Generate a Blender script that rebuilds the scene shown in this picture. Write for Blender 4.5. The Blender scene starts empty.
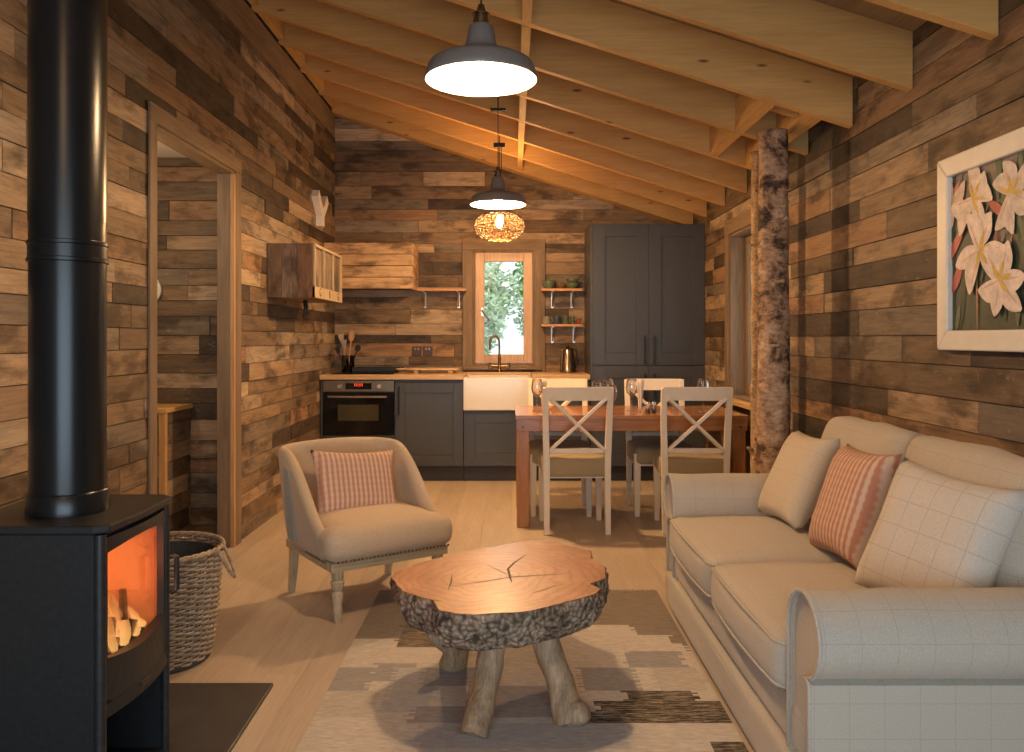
import bpy, bmesh, math, random
from mathutils import Vector, Matrix, noise
random.seed(7)
C = bpy.context.scene.collection
PI = math.pi
F = 820.0; CX = 512.0; CY = 338.0; EYE = 1.22
def R(d): return math.radians(d)
def at_z(px, py, z):                      # world point on a level plane seen at a measured place
    y = F*(EYE-z)/(py-CY)
    return ((px-CX)*y/F, y)

# ------------------------------------------------------------------ mesh builder
class MB:
    def __init__(s):
        s.v = []; s.f = []; s.t = []; s.m = Matrix.Identity(4)
    def add(s, vs, fs, tone=(1, 1, 1, 0)):
        b = len(s.v)
        s.v += [tuple(s.m @ Vector(p)) for p in vs]
        for f in fs:
            s.f.append([b+i for i in f]); s.t.append(tone)
    def box(s, c, d, rot=None, tone=(1, 1, 1, 0)):
        x, y, z = d[0]/2, d[1]/2, d[2]/2
        vs = [Vector((i*x, j*y, k*z)) for i in (-1, 1) for j in (-1, 1) for k in (-1, 1)]
        if rot is not None:
            vs = [rot @ p for p in vs]
        vs = [p+Vector(c) for p in vs]
        s.add(vs, [(0, 1, 3, 2), (4, 6, 7, 5), (0, 4, 5, 1), (2, 3, 7, 6), (0, 2, 6, 4), (1, 5, 7, 3)], tone)
    def bb(s, x0, x1, y0, y1, z0, z1, tone=(1, 1, 1, 0)):
        s.box(((x0+x1)/2, (y0+y1)/2, (z0+z1)/2), (abs(x1-x0), abs(y1-y0), abs(z1-z0)), None, tone)
    def tube(s, pts, rad, seg=10, cap=True, closed=False, tone=(1, 1, 1, 0), sq=None):
        pts = [Vector(p) for p in pts]; n = len(pts)
        if not hasattr(rad, '__len__'): rad = [rad]*n
        vs = []; fs = []; up = None
        for i, p in enumerate(pts):
            a = pts[(i-1) % n] if (closed or i > 0) else p
            b = pts[(i+1) % n] if (closed or i < n-1) else p
            d = (b-a).normalized()
            if up is None:
                up = Vector((0, 0, 1)) if abs(d.z) < .9 else Vector((1, 0, 0))
            sx = d.cross(up)
            if sx.length < 1e-6: sx = d.orthogonal()
            sx.normalize(); up = sx.cross(d).normalized()
            for k in range(seg):
                an = 2*PI*(k+.5)/seg
                vs.append(p+sx*math.cos(an)*rad[i]*(sq[0] if sq else 1)+up*math.sin(an)*rad[i]*(sq[1] if sq else 1))
        for i in range(n if closed else n-1):
            for k in range(seg):
                a = i*seg+k; b = i*seg+(k+1) % seg; j = (i+1) % n
                fs.append((a, b, j*seg+(k+1) % seg, j*seg+k))
        if cap and not closed:
            fs.append(tuple(range(seg-1, -1, -1))); fs.append(tuple(range((n-1)*seg, n*seg)))
        s.add(vs, fs, tone)
    def lathe(s, prof, c=(0, 0, 0), seg=32, cap0=False, cap1=False, wob=None, tone=(1, 1, 1, 0)):
        vs = []; fs = []; n = len(prof)
        for i, (r, z) in enumerate(prof):
            for k in range(seg):
                a = 2*PI*k/seg; rr = r
                if wob: rr = r+wob(a, z)
                vs.append((c[0]+rr*math.cos(a), c[1]+rr*math.sin(a), c[2]+z))
        for i in range(n-1):
            for k in range(seg):
                k2 = (k+1) % seg
                fs.append((i*seg+k, i*seg+k2, (i+1)*seg+k2, (i+1)*seg+k))
        if cap0: fs.append(tuple(range(seg-1, -1, -1)))
        if cap1: fs.append(tuple(range((n-1)*seg, n*seg)))
        s.add(vs, fs, tone)
    def prism(s, poly, ax, a0, a1, tone=(1, 1, 1, 0)):
        # poly: list of 2-D points in the plane normal to ax (x:(y,z) y:(x,z) z:(x,y))
        def P(p, a):
            return {'x': (a, p[0], p[1]), 'y': (p[0], a, p[1]), 'z': (p[0], p[1], a)}[ax]
        n = len(poly)
        vs = [P(p, a0) for p in poly]+[P(p, a1) for p in poly]
        fs = [tuple(range(n-1, -1, -1)), tuple(range(n, 2*n))]+[(i, (i+1) % n, n+(i+1) % n, n+i) for i in range(n)]
        s.add(vs, fs, tone)
    def soft(s, c, d, r, bulge=(0, 0, 0), cuts=9, rot=None, wr=0, tone=(1, 1, 1, 0)):
        bm = bmesh.new(); bmesh.ops.create_cube(bm, size=2)
        bmesh.ops.subdivide_edges(bm, edges=bm.edges[:], cuts=cuts, use_grid_fill=True)
        h = Vector(d)/2; r = min(r, min(h)*.999); out = []
        for v in bm.verts:
            u = v.co.copy()
            # pack rows towards the borders so that the rounding gets enough of them
            u = Vector([math.copysign(abs(q)**.75, q) for q in u])
            p = Vector((u.x*h.x, u.y*h.y, u.z*h.z))
            q = Vector([max(-h[i]+r, min(h[i]-r, p[i])) for i in range(3)])
            dd = p-q
            if dd.length > 1e-9: p = q+dd.normalized()*r
            e = [max(0, 1-min(1, abs(p[i]/h[i]))**2) for i in range(3)]
            p.x += bulge[0]*u.x*e[1]*e[2]; p.y += bulge[1]*u.y*e[0]*e[2]; p.z += bulge[2]*u.z*e[0]*e[1]
            if wr:
                w = Vector(c)+p
                p += (p.normalized())*wr*noise.noise(w*6)
            if rot is not None: p = rot @ p
            out.append(p+Vector(c))
        bm.verts.index_update()
        s.add(out, [[v.index for v in f.verts] for f in bm.faces], tone); bm.free()
    def build(s, name, m, parent=None, smooth=False, bevel=0, subsurf=0, loc=None, auto=None):
        me = bpy.data.meshes.new(name); me.from_pydata(s.v, [], s.f)
        at = me.attributes.new('tone', 'FLOAT_COLOR', 'FACE')
        for i, t in enumerate(s.t): at.data[i].color = (t[0], t[1], t[2], 1)
        ar = me.attributes.new('rnd', 'FLOAT', 'FACE')
        for i, t in enumerate(s.t): ar.data[i].value = t[3] if len(t) > 3 else 0
        bm = bmesh.new(); bm.from_mesh(me); bmesh.ops.recalc_face_normals(bm, faces=bm.faces[:]); bm.to_mesh(me); bm.free()
        o = bpy.data.objects.new(name, me); C.objects.link(o)
        me.materials.append(m)
        if smooth:
            for p in me.polygons: p.use_smooth = True
            if auto:
                bm = bmesh.new(); bm.from_mesh(me)
                for e in bm.edges:
                    if len(e.link_faces) == 2 and e.calc_face_angle(0) > R(auto): e.smooth = False
                bm.to_mesh(me); bm.free()
        if bevel:
            b = o.modifiers.new('b', 'BEVEL'); b.width = bevel; b.segments = 2; b.limit_method = 'ANGLE'; b.angle_limit = R(40)
        if subsurf:
            u = o.modifiers.new('s', 'SUBSURF'); u.levels = subsurf; u.render_levels = subsurf
        if parent is not None: o.parent = parent
        if loc is not None: o.location = loc
        return o

def tag(o, label=None, cat=None, group=None, kind=None):
    if label: o['label'] = label
    if cat: o['category'] = cat
    if group: o['group'] = group
    if kind: o['kind'] = kind
    return o
def thing(name, label, cat, loc=(0, 0, 0), rz=0, group=None):
    o = bpy.data.objects.new(name, None); C.objects.link(o); o.location = loc; o.rotation_euler = (0, 0, rz)
    o.empty_display_size = .1
    return tag(o, label, cat, group)
def copy_tree(o, label=None, group=None, parent=None):
    c = o.copy(); C.objects.link(c)
    if parent is not None: c.parent = parent
    for ch in [q for q in bpy.data.objects if q.parent == o]: copy_tree(ch, None, None, c)
    if label: c['label'] = label
    if group: c['group'] = group
    return c

# ------------------------------------------------------------------ materials
def base(name):
    m = bpy.data.materials.new(name); m.use_nodes = True
    nt = m.node_tree; b = nt.nodes['Principled BSDF']
    return m, nt, b
def N(nt, t, **k):
    n = nt.nodes.new(t)
    for a, v in k.items(): setattr(n, a, v)
    return n
def ramp(nt, stops, interp='LINEAR'):
    r = N(nt, 'ShaderNodeValToRGB'); r.color_ramp.interpolation = interp
    el = r.color_ramp.elements
    while len(el) < len(stops): el.new(.5)
    for e, (p, c) in zip(el, stops):
        e.position = p; e.color = (*c, 1) if len(c) == 3 else c
    return r
def math_(nt, op, a, b=None, clamp=False):
    n = N(nt, 'ShaderNodeMath', operation=op); n.use_clamp = clamp
    for i, q in enumerate((a, b)):
        if q is None: continue
        if hasattr(q, 'links'): nt.links.new(q, n.inputs[i])
        else: n.inputs[i].default_value = q
    return n.outputs[0]
def mixc(nt, fac, a, b, mode='MIX'):
    n = N(nt, 'ShaderNodeMix', data_type='RGBA', blend_type=mode)
    for i, q in ((0, fac), (6, a), (7, b)):
        if hasattr(q, 'links'): nt.links.new(q, n.inputs[i])
        elif i == 0: n.inputs[0].default_value = q
        else: n.inputs[i].default_value = (*q, 1)
    return n.outputs[2]
def noise_(nt, vec, scale, detail=4, rough=.55, dist=0):
    n = N(nt, 'ShaderNodeTexNoise'); n.inputs['Scale'].default_value = scale
    n.inputs['Detail'].default_value = detail; n.inputs['Roughness'].default_value = rough
    n.inputs['Distortion'].default_value = dist
    if vec is not None: nt.links.new(vec, n.inputs['Vector'])
    return n.outputs['Fac']
def coords(nt, scale=(1, 1, 1), off=None):
    tc = N(nt, 'ShaderNodeTexCoord'); mp = N(nt, 'ShaderNodeMapping'); mp.inputs['Scale'].default_value = scale
    nt.links.new(tc.outputs['Object'], mp.inputs['Vector'])
    if off is not None: nt.links.new(off, mp.inputs['Location'])
    return mp.outputs[0]
def bump(nt, b, h, strength=.3, dist=.004):
    n = N(nt, 'ShaderNodeBump'); n.inputs['Strength'].default_value = strength; n.inputs['Distance'].default_value = dist
    nt.links.new(h, n.inputs['Height']); nt.links.new(n.outputs[0], b.inputs['Normal'])
def plain(name, c, rough=.5, metal=0, var=.08, scale=20, bmp=0, coat=0):
    m, nt, b = base(name)
    v = coords(nt); f = noise_(nt, v, scale, 5)
    r = ramp(nt, [(.3, [q*(1-var) for q in c]), (.7, [min(1, q*(1+var)) for q in c])])
    nt.links.new(f, r.inputs[0]); nt.links.new(r.outputs[0], b.inputs['Base Color'])
    b.inputs['Roughness'].default_value = rough; b.inputs['Metallic'].default_value = metal
    b.inputs['Coat Weight'].default_value = coat
    if bmp: bump(nt, b, f, bmp)
    return m
def wood(name, c1, c2, axis='x', rough=.5, knots=False, g=14, bmp=.15, usetone=False, coat=0, fine=.5):
    m, nt, b = base(name)
    sc = {'x': (1.1, g, g), 'y': (g, 1.1, g), 'z': (g, g, 1.1)}[axis]
    off = None
    if usetone:
        a = N(nt, 'ShaderNodeAttribute', attribute_name='rnd'); off = N(nt, 'ShaderNodeVectorMath', operation='SCALE')
        off.inputs[0].default_value = (13, 7, 17); nt.links.new(a.outputs['Fac'], off.inputs['Scale']); off = off.outputs[0]
    v = coords(nt, sc, off)
    f = noise_(nt, v, 1.6, 8, .6, .25)
    r = ramp(nt, [(.28, c1), (.72, c2)]); nt.links.new(f, r.inputs[0]); col = r.outputs[0]
    sc2 = {'x': (3, 60, 60), 'y': (60, 3, 60), 'z': (60, 60, 3)}[axis]
    f2 = noise_(nt, coords(nt, sc2, off), 2, 3)
    r2 = ramp(nt, [(.3, (1-fine*.5,)*3), (.6, (1, 1, 1))]); nt.links.new(f2, r2.inputs[0])
    col = mixc(nt, 1, col, r2.outputs[0], 'MULTIPLY')
    if knots:
        sk = {'x': (2.6, 9, 9), 'y': (9, 2.6, 9), 'z': (9, 9, 2.6)}[axis]
        vo = N(nt, 'ShaderNodeTexVoronoi'); vo.inputs['Scale'].default_value = 1.0
        nt.links.new(coords(nt, sk, off), vo.inputs['Vector'])
        rk = ramp(nt, [(.05, (.30, .15, .07)), (.10, (1, 1, 1))]); nt.links.new(vo.outputs['Distance'], rk.inputs[0])
        col = mixc(nt, 1, col, rk.outputs[0], 'MULTIPLY')
    if usetone:
        t = N(nt, 'ShaderNodeAttribute', attribute_name='tone')
        col = mixc(nt, 1, col, t.outputs['Color'], 'MULTIPLY')
    nt.links.new(col, b.inputs['Base Color'])
    b.inputs['Roughness'].default_value = rough; b.inputs['Coat Weight'].default_value = coat
    bump(nt, b, f2, bmp, .003)
    return m
def reclaimed(name, axis):                     # weathered pallet boards, each board its own tone
    m, nt, b = base(name)
    a = N(nt, 'ShaderNodeAttribute', attribute_name='rnd'); off = N(nt, 'ShaderNodeVectorMath', operation='SCALE')
    off.inputs[0].default_value = (31, 17, 23); nt.links.new(a.outputs['Fac'], off.inputs['Scale']); off = off.outputs[0]
    g = 9
    sc = {'x': (1.3, g, g), 'y': (g, 1.3, g), 'z': (g, g, 1.3)}[axis]
    f = noise_(nt, coords(nt, sc, off), 2, 9, .68, .5)
    r = ramp(nt, [(.25, (.45, .42, .40)), (.5, (.95, .93, .9)), (.78, (1.35, 1.3, 1.22))]); nt.links.new(f, r.inputs[0])
    t = N(nt, 'ShaderNodeAttribute', attribute_name='tone')
    col = mixc(nt, 1, t.outputs['Color'], r.outputs[0], 'MULTIPLY')
    st = noise_(nt, coords(nt, {'x': (2.2, 5, 5), 'y': (5, 2.2, 5), 'z': (5, 5, 2.2)}[axis], off), 1.3, 6, .62)
    rs = ramp(nt, [(.38, (.26, .23, .20)), (.50, (1, 1, 1))]); nt.links.new(st, rs.inputs[0])
    col = mixc(nt, .85, col, rs.outputs[0], 'MULTIPLY')
    fl = noise_(nt, coords(nt, (9, 9, 14), off), 2.2, 8, .75)
    rf = ramp(nt, [(.60, (0, 0, 0)), (.70, (.45, .45, .45))]); nt.links.new(fl, rf.inputs[0])
    col = mixc(nt, rf.outputs[0], col, (.50, .42, .34))
    sc2 = {'x': (5, 80, 80), 'y': (80, 5, 80), 'z': (80, 80, 5)}[axis]
    f2 = noise_(nt, coords(nt, sc2, off), 1.5, 4)
    r2 = ramp(nt, [(.3, (.72, .72, .72)), (.6, (1.05, 1.05, 1.05))]); nt.links.new(f2, r2.inputs[0])
    col = mixc(nt, 1, col, r2.outputs[0], 'MULTIPLY')
    nt.links.new(col, b.inputs['Base Color']); b.inputs['Roughness'].default_value = .68
    bump(nt, b, f2, .35, .004)
    return m
def fabric(name, c, line=None, pitch=.09, rough=.95, weave=350, var=.10, w=.035, lw=.4):
    m, nt, b = base(name)
    v = coords(nt); f = noise_(nt, v, weave, 2)
    r = ramp(nt, [(.3, [q*(1-var*1.6) for q in c]), (.7, [min(1, q*(1+var)) for q in c])]); nt.links.new(f, r.inputs[0])
    col = r.outputs[0]
    if line:
        tc = N(nt, 'ShaderNodeTexCoord'); sp = N(nt, 'ShaderNodeSeparateXYZ'); nt.links.new(tc.outputs['Object'], sp.inputs[0])
        sn = N(nt, 'ShaderNodeSeparateXYZ'); nt.links.new(tc.outputs['Normal'], sn.inputs[0])
        tot = None
        for i in range(3):
            q = math_(nt, 'FRACT', math_(nt, 'DIVIDE', sp.outputs[i], pitch))
            l = math_(nt, 'LESS_THAN', q, w); g = math_(nt, 'LESS_THAN', math_(nt, 'ABSOLUTE', sn.outputs[i]), .72)
            p = math_(nt, 'MULTIPLY', l, g)
            tot = p if tot is None else math_(nt, 'MAXIMUM', tot, p)
        col = mixc(nt, math_(nt, 'MULTIPLY', tot, lw), col, line)
    nt.links.new(col, b.inputs['Base Color']); b.inputs['Roughness'].default_value = rough
    b.inputs['Sheen Weight'].default_value = .15
    bump(nt, b, f, .35, .002)
    return m
def striped(name, c1, c2, pitch, plainback=None):
    m, nt, b = base(name)
    tc = N(nt, 'ShaderNodeTexCoord'); sp = N(nt, 'ShaderNodeSeparateXYZ'); nt.links.new(tc.outputs['Object'], sp.inputs[0])
    wv = math_(nt, 'SINE', math_(nt, 'MULTIPLY', sp.outputs[0], 2*PI/pitch))
    ch = math_(nt, 'SINE', math_(nt, 'MULTIPLY', sp.outputs[2], 2*PI/.03))
    s = math_(nt, 'ADD', wv, math_(nt, 'MULTIPLY', ch, .25))
    s = math_(nt, 'ADD', math_(nt, 'MULTIPLY', s, .9), .5, True)
    f = noise_(nt, tc.outputs['Object'], 300, 2)
    s2 = math_(nt, 'MULTIPLY', s, 1.0)
    col = mixc(nt, s2, c1, c2)
    if plainback:
        bk = math_(nt, 'GREATER_THAN', sp.outputs[1], .002); col = mixc(nt, bk, col, plainback)
    nt.links.new(col, b.inputs['Base Color']); b.inputs['Roughness'].default_value = .95
    bump(nt, b, math_(nt, 'ADD', s, f), .4, .003)
    return m
def emit(name, c, st):
    m, nt, b = base(name); nt.nodes.remove(b)
    e = N(nt, 'ShaderNodeEmission'); e.inputs[0].default_value = (*c, 1); e.inputs[1].default_value = st
    nt.links.new(e.outputs[0], nt.nodes['Material Output'].inputs[0]); return m
def thinglass(name, tint=(.95, .97, .96), refl=.08, rough=.02):
    m, nt, b = base(name); nt.nodes.remove(b)
    t = N(nt, 'ShaderNodeBsdfTransparent'); t.inputs[0].default_value = (*tint, 1)
    g = N(nt, 'ShaderNodeBsdfGlossy'); g.inputs['Roughness'].default_value = rough
    fr = N(nt, 'ShaderNodeLayerWeight'); fr.inputs[0].default_value = .25
    mx = N(nt, 'ShaderNodeMixShader')
    f = math_(nt, 'ADD', math_(nt, 'MULTIPLY', fr.outputs['Fresnel'], .55), refl, True)
    nt.links.new(f, mx.inputs[0]); nt.links.new(t.outputs[0], mx.inputs[1]); nt.links.new(g.outputs[0], mx.inputs[2])
    nt.links.new(mx.outputs[0], nt.nodes['Material Output'].inputs[0]); return m

M = {}
M['rx'] = reclaimed('reclaimed_x', 'x'); M['ry'] = reclaimed('reclaimed_y', 'y'); M['rz'] = reclaimed('reclaimed_z', 'z')
M['pine_x'] = wood('pine_x', (.58, .315, .095), (.70, .41, .14), 'x', .5, True, 9, .05, True, fine=.25)
M['pine_y'] = wood('pine_y', (.58, .35, .12), (.68, .43, .16), 'y', .55, False, 10, .1, True)
M['pine_z'] = wood('pine_z', (.50, .28, .12), (.62, .37, .16), 'z', .5, False, 10, .1)
M['deck'] = wood('deck', (.30, .19, .09), (.42, .28, .14), 'y', .7, False, 8, .1)
M['arch'] = wood('arch', (.16, .11, .065), (.30, .21, .13), 'z', .65, False, 12, .2)
M['archx'] = wood('archx', (.16, .11, .065), (.32, .22, .13), 'x', .65, False, 12, .2)
M['archy'] = wood('archy', (.18, .12, .07), (.34, .24, .14), 'y', .65, False, 12, .2)
M['floor'] = wood('floor_oak', (.52, .425, .33), (.62, .525, .42), 'y', .42, False, 9, .05, True, 0, .25)
M['worktop'] = wood('worktop', (.55, .36, .18), (.70, .48, .26), 'x', .35, False, 16, .05)
M['table'] = wood('table_wood', (.30, .11, .032), (.50, .215, .07), 'x', .25, True, 12, .05, False, .3)
M['tableleg'] = wood('table_leg', (.34, .13, .032), (.52, .23, .07), 'z', .35, False, 12, .05)
M['oakleg'] = wood('pale_oak', (.42, .32, .19), (.60, .47, .30), 'z', .55, False, 16, .15)
M['oakx'] = wood('pale_oak_x', (.42, .32, .19), (.60, .47, .30), 'x', .55, False, 16, .15)
M['driftwood'] = wood('driftwood', (.22, .14, .08), (.60, .43, .26), 'z', .7, False, 14, .4, False, 0, .7)
M['slate'] = plain('slate_paint', (.056, .062, .072), .42, 0, .05)
M['slate_dk'] = plain('slate_plinth', (.03, .03, .032), .5)
M['black'] = plain('matt_black', (.012, .013, .014), .42, 0, .15, 30)
M['iron'] = plain('iron', (.024, .026, .028), .42, .3, .2, 60, .05)
M['flue'] = plain('flue', (.008, .010, .012), .28, .2, .1, 10)
M['hearth'] = plain('hearth_slate', (.045, .045, .046), .45, 0, .25, 8, .1)
M['gloss'] = plain('gloss_black', (.006, .006, .007), .08)
M['steel'] = plain('steel', (.55, .52, .48), .3, 1)
M['knob'] = plain('satin_knob', (.6, .58, .55), .35, .8)
M['bronze'] = plain('bronze', (.28, .17, .08), .3, 1)
M['copper'] = plain('copper', (.34, .27, .20), .22, 1, .1)
M['socket'] = plain('socket_plate', (.10, .05, .03), .35, .6)
M['white'] = plain('white_paint', (.72, .69, .62), .45, 0, .04)
M['chair'] = plain('chair_paint', (.80, .70, .55), .4, 0, .03)
M['seatpad'] = fabric('seat_pad', (.36, .28, .16))
M['ceramic'] = plain('ceramic', (.80, .76, .68), .15, 0, .02)
M['plaster'] = plain('plaster', (.75, .70, .64), .8, 0, .03)
M['lampgrey'] = plain('lamp_grey', (.22, .205, .195), .45, .1, .05)
M['lampin'] = plain('lamp_inner', (.9, .88, .82), .4, 0, .01)
M['chrome'] = plain('chrome', (.35, .33, .30), .25, 1)
M['cable'] = plain('cable', (.02, .018, .015), .6)
M['bulb'] = emit('bulb', (1, .80, .52), 60)
M['rattan'] = wood('rattan', (.07, .035, .010), (.16, .085, .027), 'x', .5, False, 8, .1)
M['wicker'] = wood('wicker', (.26, .19, .125), (.60, .50, .38), 'x', .6, False, 25, .3)
M['wickdk'] = plain('wicker_base', (.07, .075, .08), .8)
M['liner'] = plain('liner', (.05, .06, .075), .8, 0, .2, 60, .3)
M['sofa'] = fabric('sofa_tweed', (.50, .45, .375), (.24, .215, .19), .085, w=.022, lw=.35)
M['cream'] = fabric('cream_cushion', (.60, .51, .38), (.35, .30, .22), .11, w=.03, lw=.25)
M['tweed'] = fabric('tweed_cushion', (.60, .54, .46), (.28, .25, .22), .075, w=.04, lw=.4)
M['pinkstripe'] = striped('pink_stripe', (.60, .46, .36), (.46, .21, .14), .028, (.62, .56, .47))
M['chairstripe'] = striped('chair_stripe', (.64, .50, .38), (.50, .24, .16), .0235)
M['linen'] = fabric('linen', (.54, .42, .29), None, weave=250)
M['greylinen'] = fabric('grey_panel', (.32, .32, .29), None, weave=250)
M['nail'] = plain('nail', (.20, .15, .10), .3, .9)
M['mug'] = plain('green_mug', (.10, .13, .08), .25, 0, .2, 12)
M['mugblue'] = plain('blue_mug', (.06, .08, .13), .25)
M['mugred'] = plain('red_mug', (.22, .06, .03), .3)
M['glass'] = thinglass('clear_glass', (.97, .97, .97), .10)
M['pane'] = thinglass('window_pane', (.97, .98, .98), 0, 0); [setattr(q, 'operation', q.operation) for q in []]
M['stoveglass'] = thinglass('stove_glass', (.95, .85, .78), .03)
M['brick'] = plain('fire_brick', (.62, .42, .28), .9, 0, .2, 12, .3)
M['log'] = plain('charred_log', (.05, .03, .02), .9, 0, .5, 30, .5)
M['napkin'] = fabric('napkin', (.72, .62, .52), None, weave=200)
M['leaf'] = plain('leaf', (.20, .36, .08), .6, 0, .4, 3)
M['leafhaze'] = plain('leaf_haze', (.56, .62, .42), .8, 0, .3, 2)  # haze of distance painted into the leaf colour, paler than real foliage
M['lawn'] = plain('lawn', (.26, .36, .14), .9, 0, .3, 2)
M['trunk'] = plain('trunk', (.08, .06, .04), .9, 0, .3, 10)
M['letterside'] = plain('letter_side', (.42, .36, .42), .6, 0, .05)
M['letterface'] = plain('letter_face', (.88, .84, .80), .5, 0, .03)
M['display'] = emit('display_red', (1, .06, .02), 2.5)
M['ink'] = plain('ink', (.05, .035, .02), .7)
M['bambooboard'] = wood('board_wood', (.60, .42, .22), (.74, .55, .32), 'x', .45)
def tonemat(name, rough=.6, sc=60, bmp=0, yarn=False):
    m, nt, b = base(name)
    t = N(nt, 'ShaderNodeAttribute', attribute_name='tone')
    f = noise_(nt, coords(nt, (14, 130, 60) if yarn else (1, 1, 1)), 1.6 if yarn else sc, 5, .7)
    r = ramp(nt, [(.3, (.72, .72, .72)), (.7, (1.2, 1.2, 1.2))]); nt.links.new(f, r.inputs[0])
    col = mixc(nt, 1, t.outputs['Color'], r.outputs[0], 'MULTIPLY')
    if yarn:   # flecked rows where the rnd flag is set
        a = N(nt, 'ShaderNodeAttribute', attribute_name='rnd')
        f3 = noise_(nt, coords(nt, (9, 150, 10)), 1.3, 4, .8)
        r3 = ramp(nt, [(.50, (0, 0, 0)), (.56, (1, 1, 1))]); nt.links.new(f3, r3.inputs[0])
        k = math_(nt, 'MULTIPLY', a.outputs['Fac'], r3.outputs[0])
        col = mixc(nt, k, col, (.38, .31, .22))
    nt.links.new(col, b.inputs['Base Color']); b.inputs['Roughness'].default_value = rough
    if bmp: bump(nt, b, f, bmp, .005)
    return m
M['rug'] = tonemat('rug_wool', .98, 60, .5, True)
M['paint'] = tonemat('painting', .55, 25)
def slabmat():
    m, nt, b = base('slab_top')
    tc = N(nt, 'ShaderNodeTexCoord'); v = tc.outputs['Object']
    w = N(nt, 'ShaderNodeTexWave', wave_type='RINGS', rings_direction='SPHERICAL'); w.inputs['Scale'].default_value = 9
    w.inputs['Distortion'].default_value = 14; w.inputs['Detail'].default_value = 4; w.inputs['Detail Scale'].default_value = .8
    mp = N(nt, 'ShaderNodeMapping'); mp.inputs['Location'].default_value = (.05, .05, 0); mp.inputs['Scale'].default_value = (1, 1, .01)
    nt.links.new(v, mp.inputs[0]); nt.links.new(mp.outputs[0], w.inputs[0])
    f = noise_(nt, v, 5, 8, .6)
    r = ramp(nt, [(.25, (.30, .12, .06)), (.5, (.44, .21, .115)), (.8, (.58, .34, .21))]); nt.links.new(f, r.inputs[0])
    r2 = ramp(nt, [(0, (.80, .74, .70)), (.5, (1, 1, 1))]); nt.links.new(w.outputs[1], r2.inputs[0])
    col = mixc(nt, 1, r.outputs[0], r2.outputs[0], 'MULTIPLY')
    nt.links.new(col, b.inputs['Base Color']); b.inputs['Roughness'].default_value = .42; b.inputs['Coat Weight'].default_value = .3; b.inputs['Coat Roughness'].default_value = .2
    bump(nt, b, f, .1); return m
M['slab'] = slabmat()
def barkmat(name, stops, sc, nsc, bm_=.8, d=.012):
    m, nt, b = base(name)
    f = noise_(nt, coords(nt, sc), nsc, 9, .72, .4)
    f = math_(nt, 'ADD', math_(nt, 'MULTIPLY', f, .8), math_(nt, 'MULTIPLY', noise_(nt, coords(nt, (1, 1, 1)), 5 if nsc < 5 else 9, 2), .2))
    r = ramp(nt, stops); nt.links.new(f, r.inputs[0])
    f2 = noise_(nt, coords(nt, (sc[0]*6, sc[1]*6, sc[2]*10)), nsc, 4, .6)
    r2 = ramp(nt, [(.35, (.6, .58, .55)), (.6, (1.1, 1.1, 1.1))]); nt.links.new(f2, r2.inputs[0])
    nt.links.new(mixc(nt, 1, r.outputs[0], r2.outputs[0], 'MULTIPLY'), b.inputs['Base Color'])
    b.inputs['Roughness'].default_value = .85; bump(nt, b, f, bm_, d); return m
M['bark'] = barkmat('slab_bark', [(.34, (.05, .032, .022)), (.48, (.20, .145, .10)), (.62, (.48, .38, .28))], (1, 1, 1), 26, .8, .012)
def knobbark():
    m, nt, b = base('slab_bark')
    tc = N(nt, 'ShaderNodeTexCoord'); nz = N(nt, 'ShaderNodeTexNoise'); nz.inputs['Scale'].default_value = 14
    nt.links.new(tc.outputs['Object'], nz.inputs['Vector'])
    va = N(nt, 'ShaderNodeVectorMath', operation='SCALE'); nt.links.new(nz.outputs['Color'], va.inputs[0]); va.inputs['Scale'].default_value = .05
    vb = N(nt, 'ShaderNodeVectorMath', operation='ADD'); nt.links.new(tc.outputs['Object'], vb.inputs[0]); nt.links.new(va.outputs[0], vb.inputs[1])
    vo = N(nt, 'ShaderNodeTexVoronoi'); vo.inputs['Scale'].default_value = 62; nt.links.new(vb.outputs[0], vo.inputs['Vector'])
    f = noise_(nt, tc.outputs['Object'], 9, 6, .6)
    lo = ramp(nt, [(.10, (.46, .37, .28)), (.50, (.26, .20, .145)), (.80, (.08, .058, .042))]); nt.links.new(vo.outputs['Distance'], lo.inputs[0])
    ton = ramp(nt, [(.35, (.45, .42, .40)), (.6, (1.1, 1.08, 1.05))]); nt.links.new(f, ton.inputs[0])
    nt.links.new(mixc(nt, 1, lo.outputs[0], ton.outputs[0], 'MULTIPLY'), b.inputs['Base Color']); b.inputs['Roughness'].default_value = .85
    bump(nt, b, math_(nt, 'SUBTRACT', 1, vo.outputs['Distance']), .8, .014); return m
M['bark'] = knobbark()
M['birch'] = barkmat('birch_bark', [(.41, (.03, .02, .015)), (.45, (.13, .075, .045)), (.49, (.36, .22, .13)), (.62, (.58, .42, .30))], (4, 4, 5), 1.3, .4, .006)
M['birchpale'] = barkmat('birch_pale', [(.33, (.06, .04, .02)), (.45, (.38, .24, .12)), (.70, (.62, .45, .28))], (6, 6, 9), 1.3, .5, .006)

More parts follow.
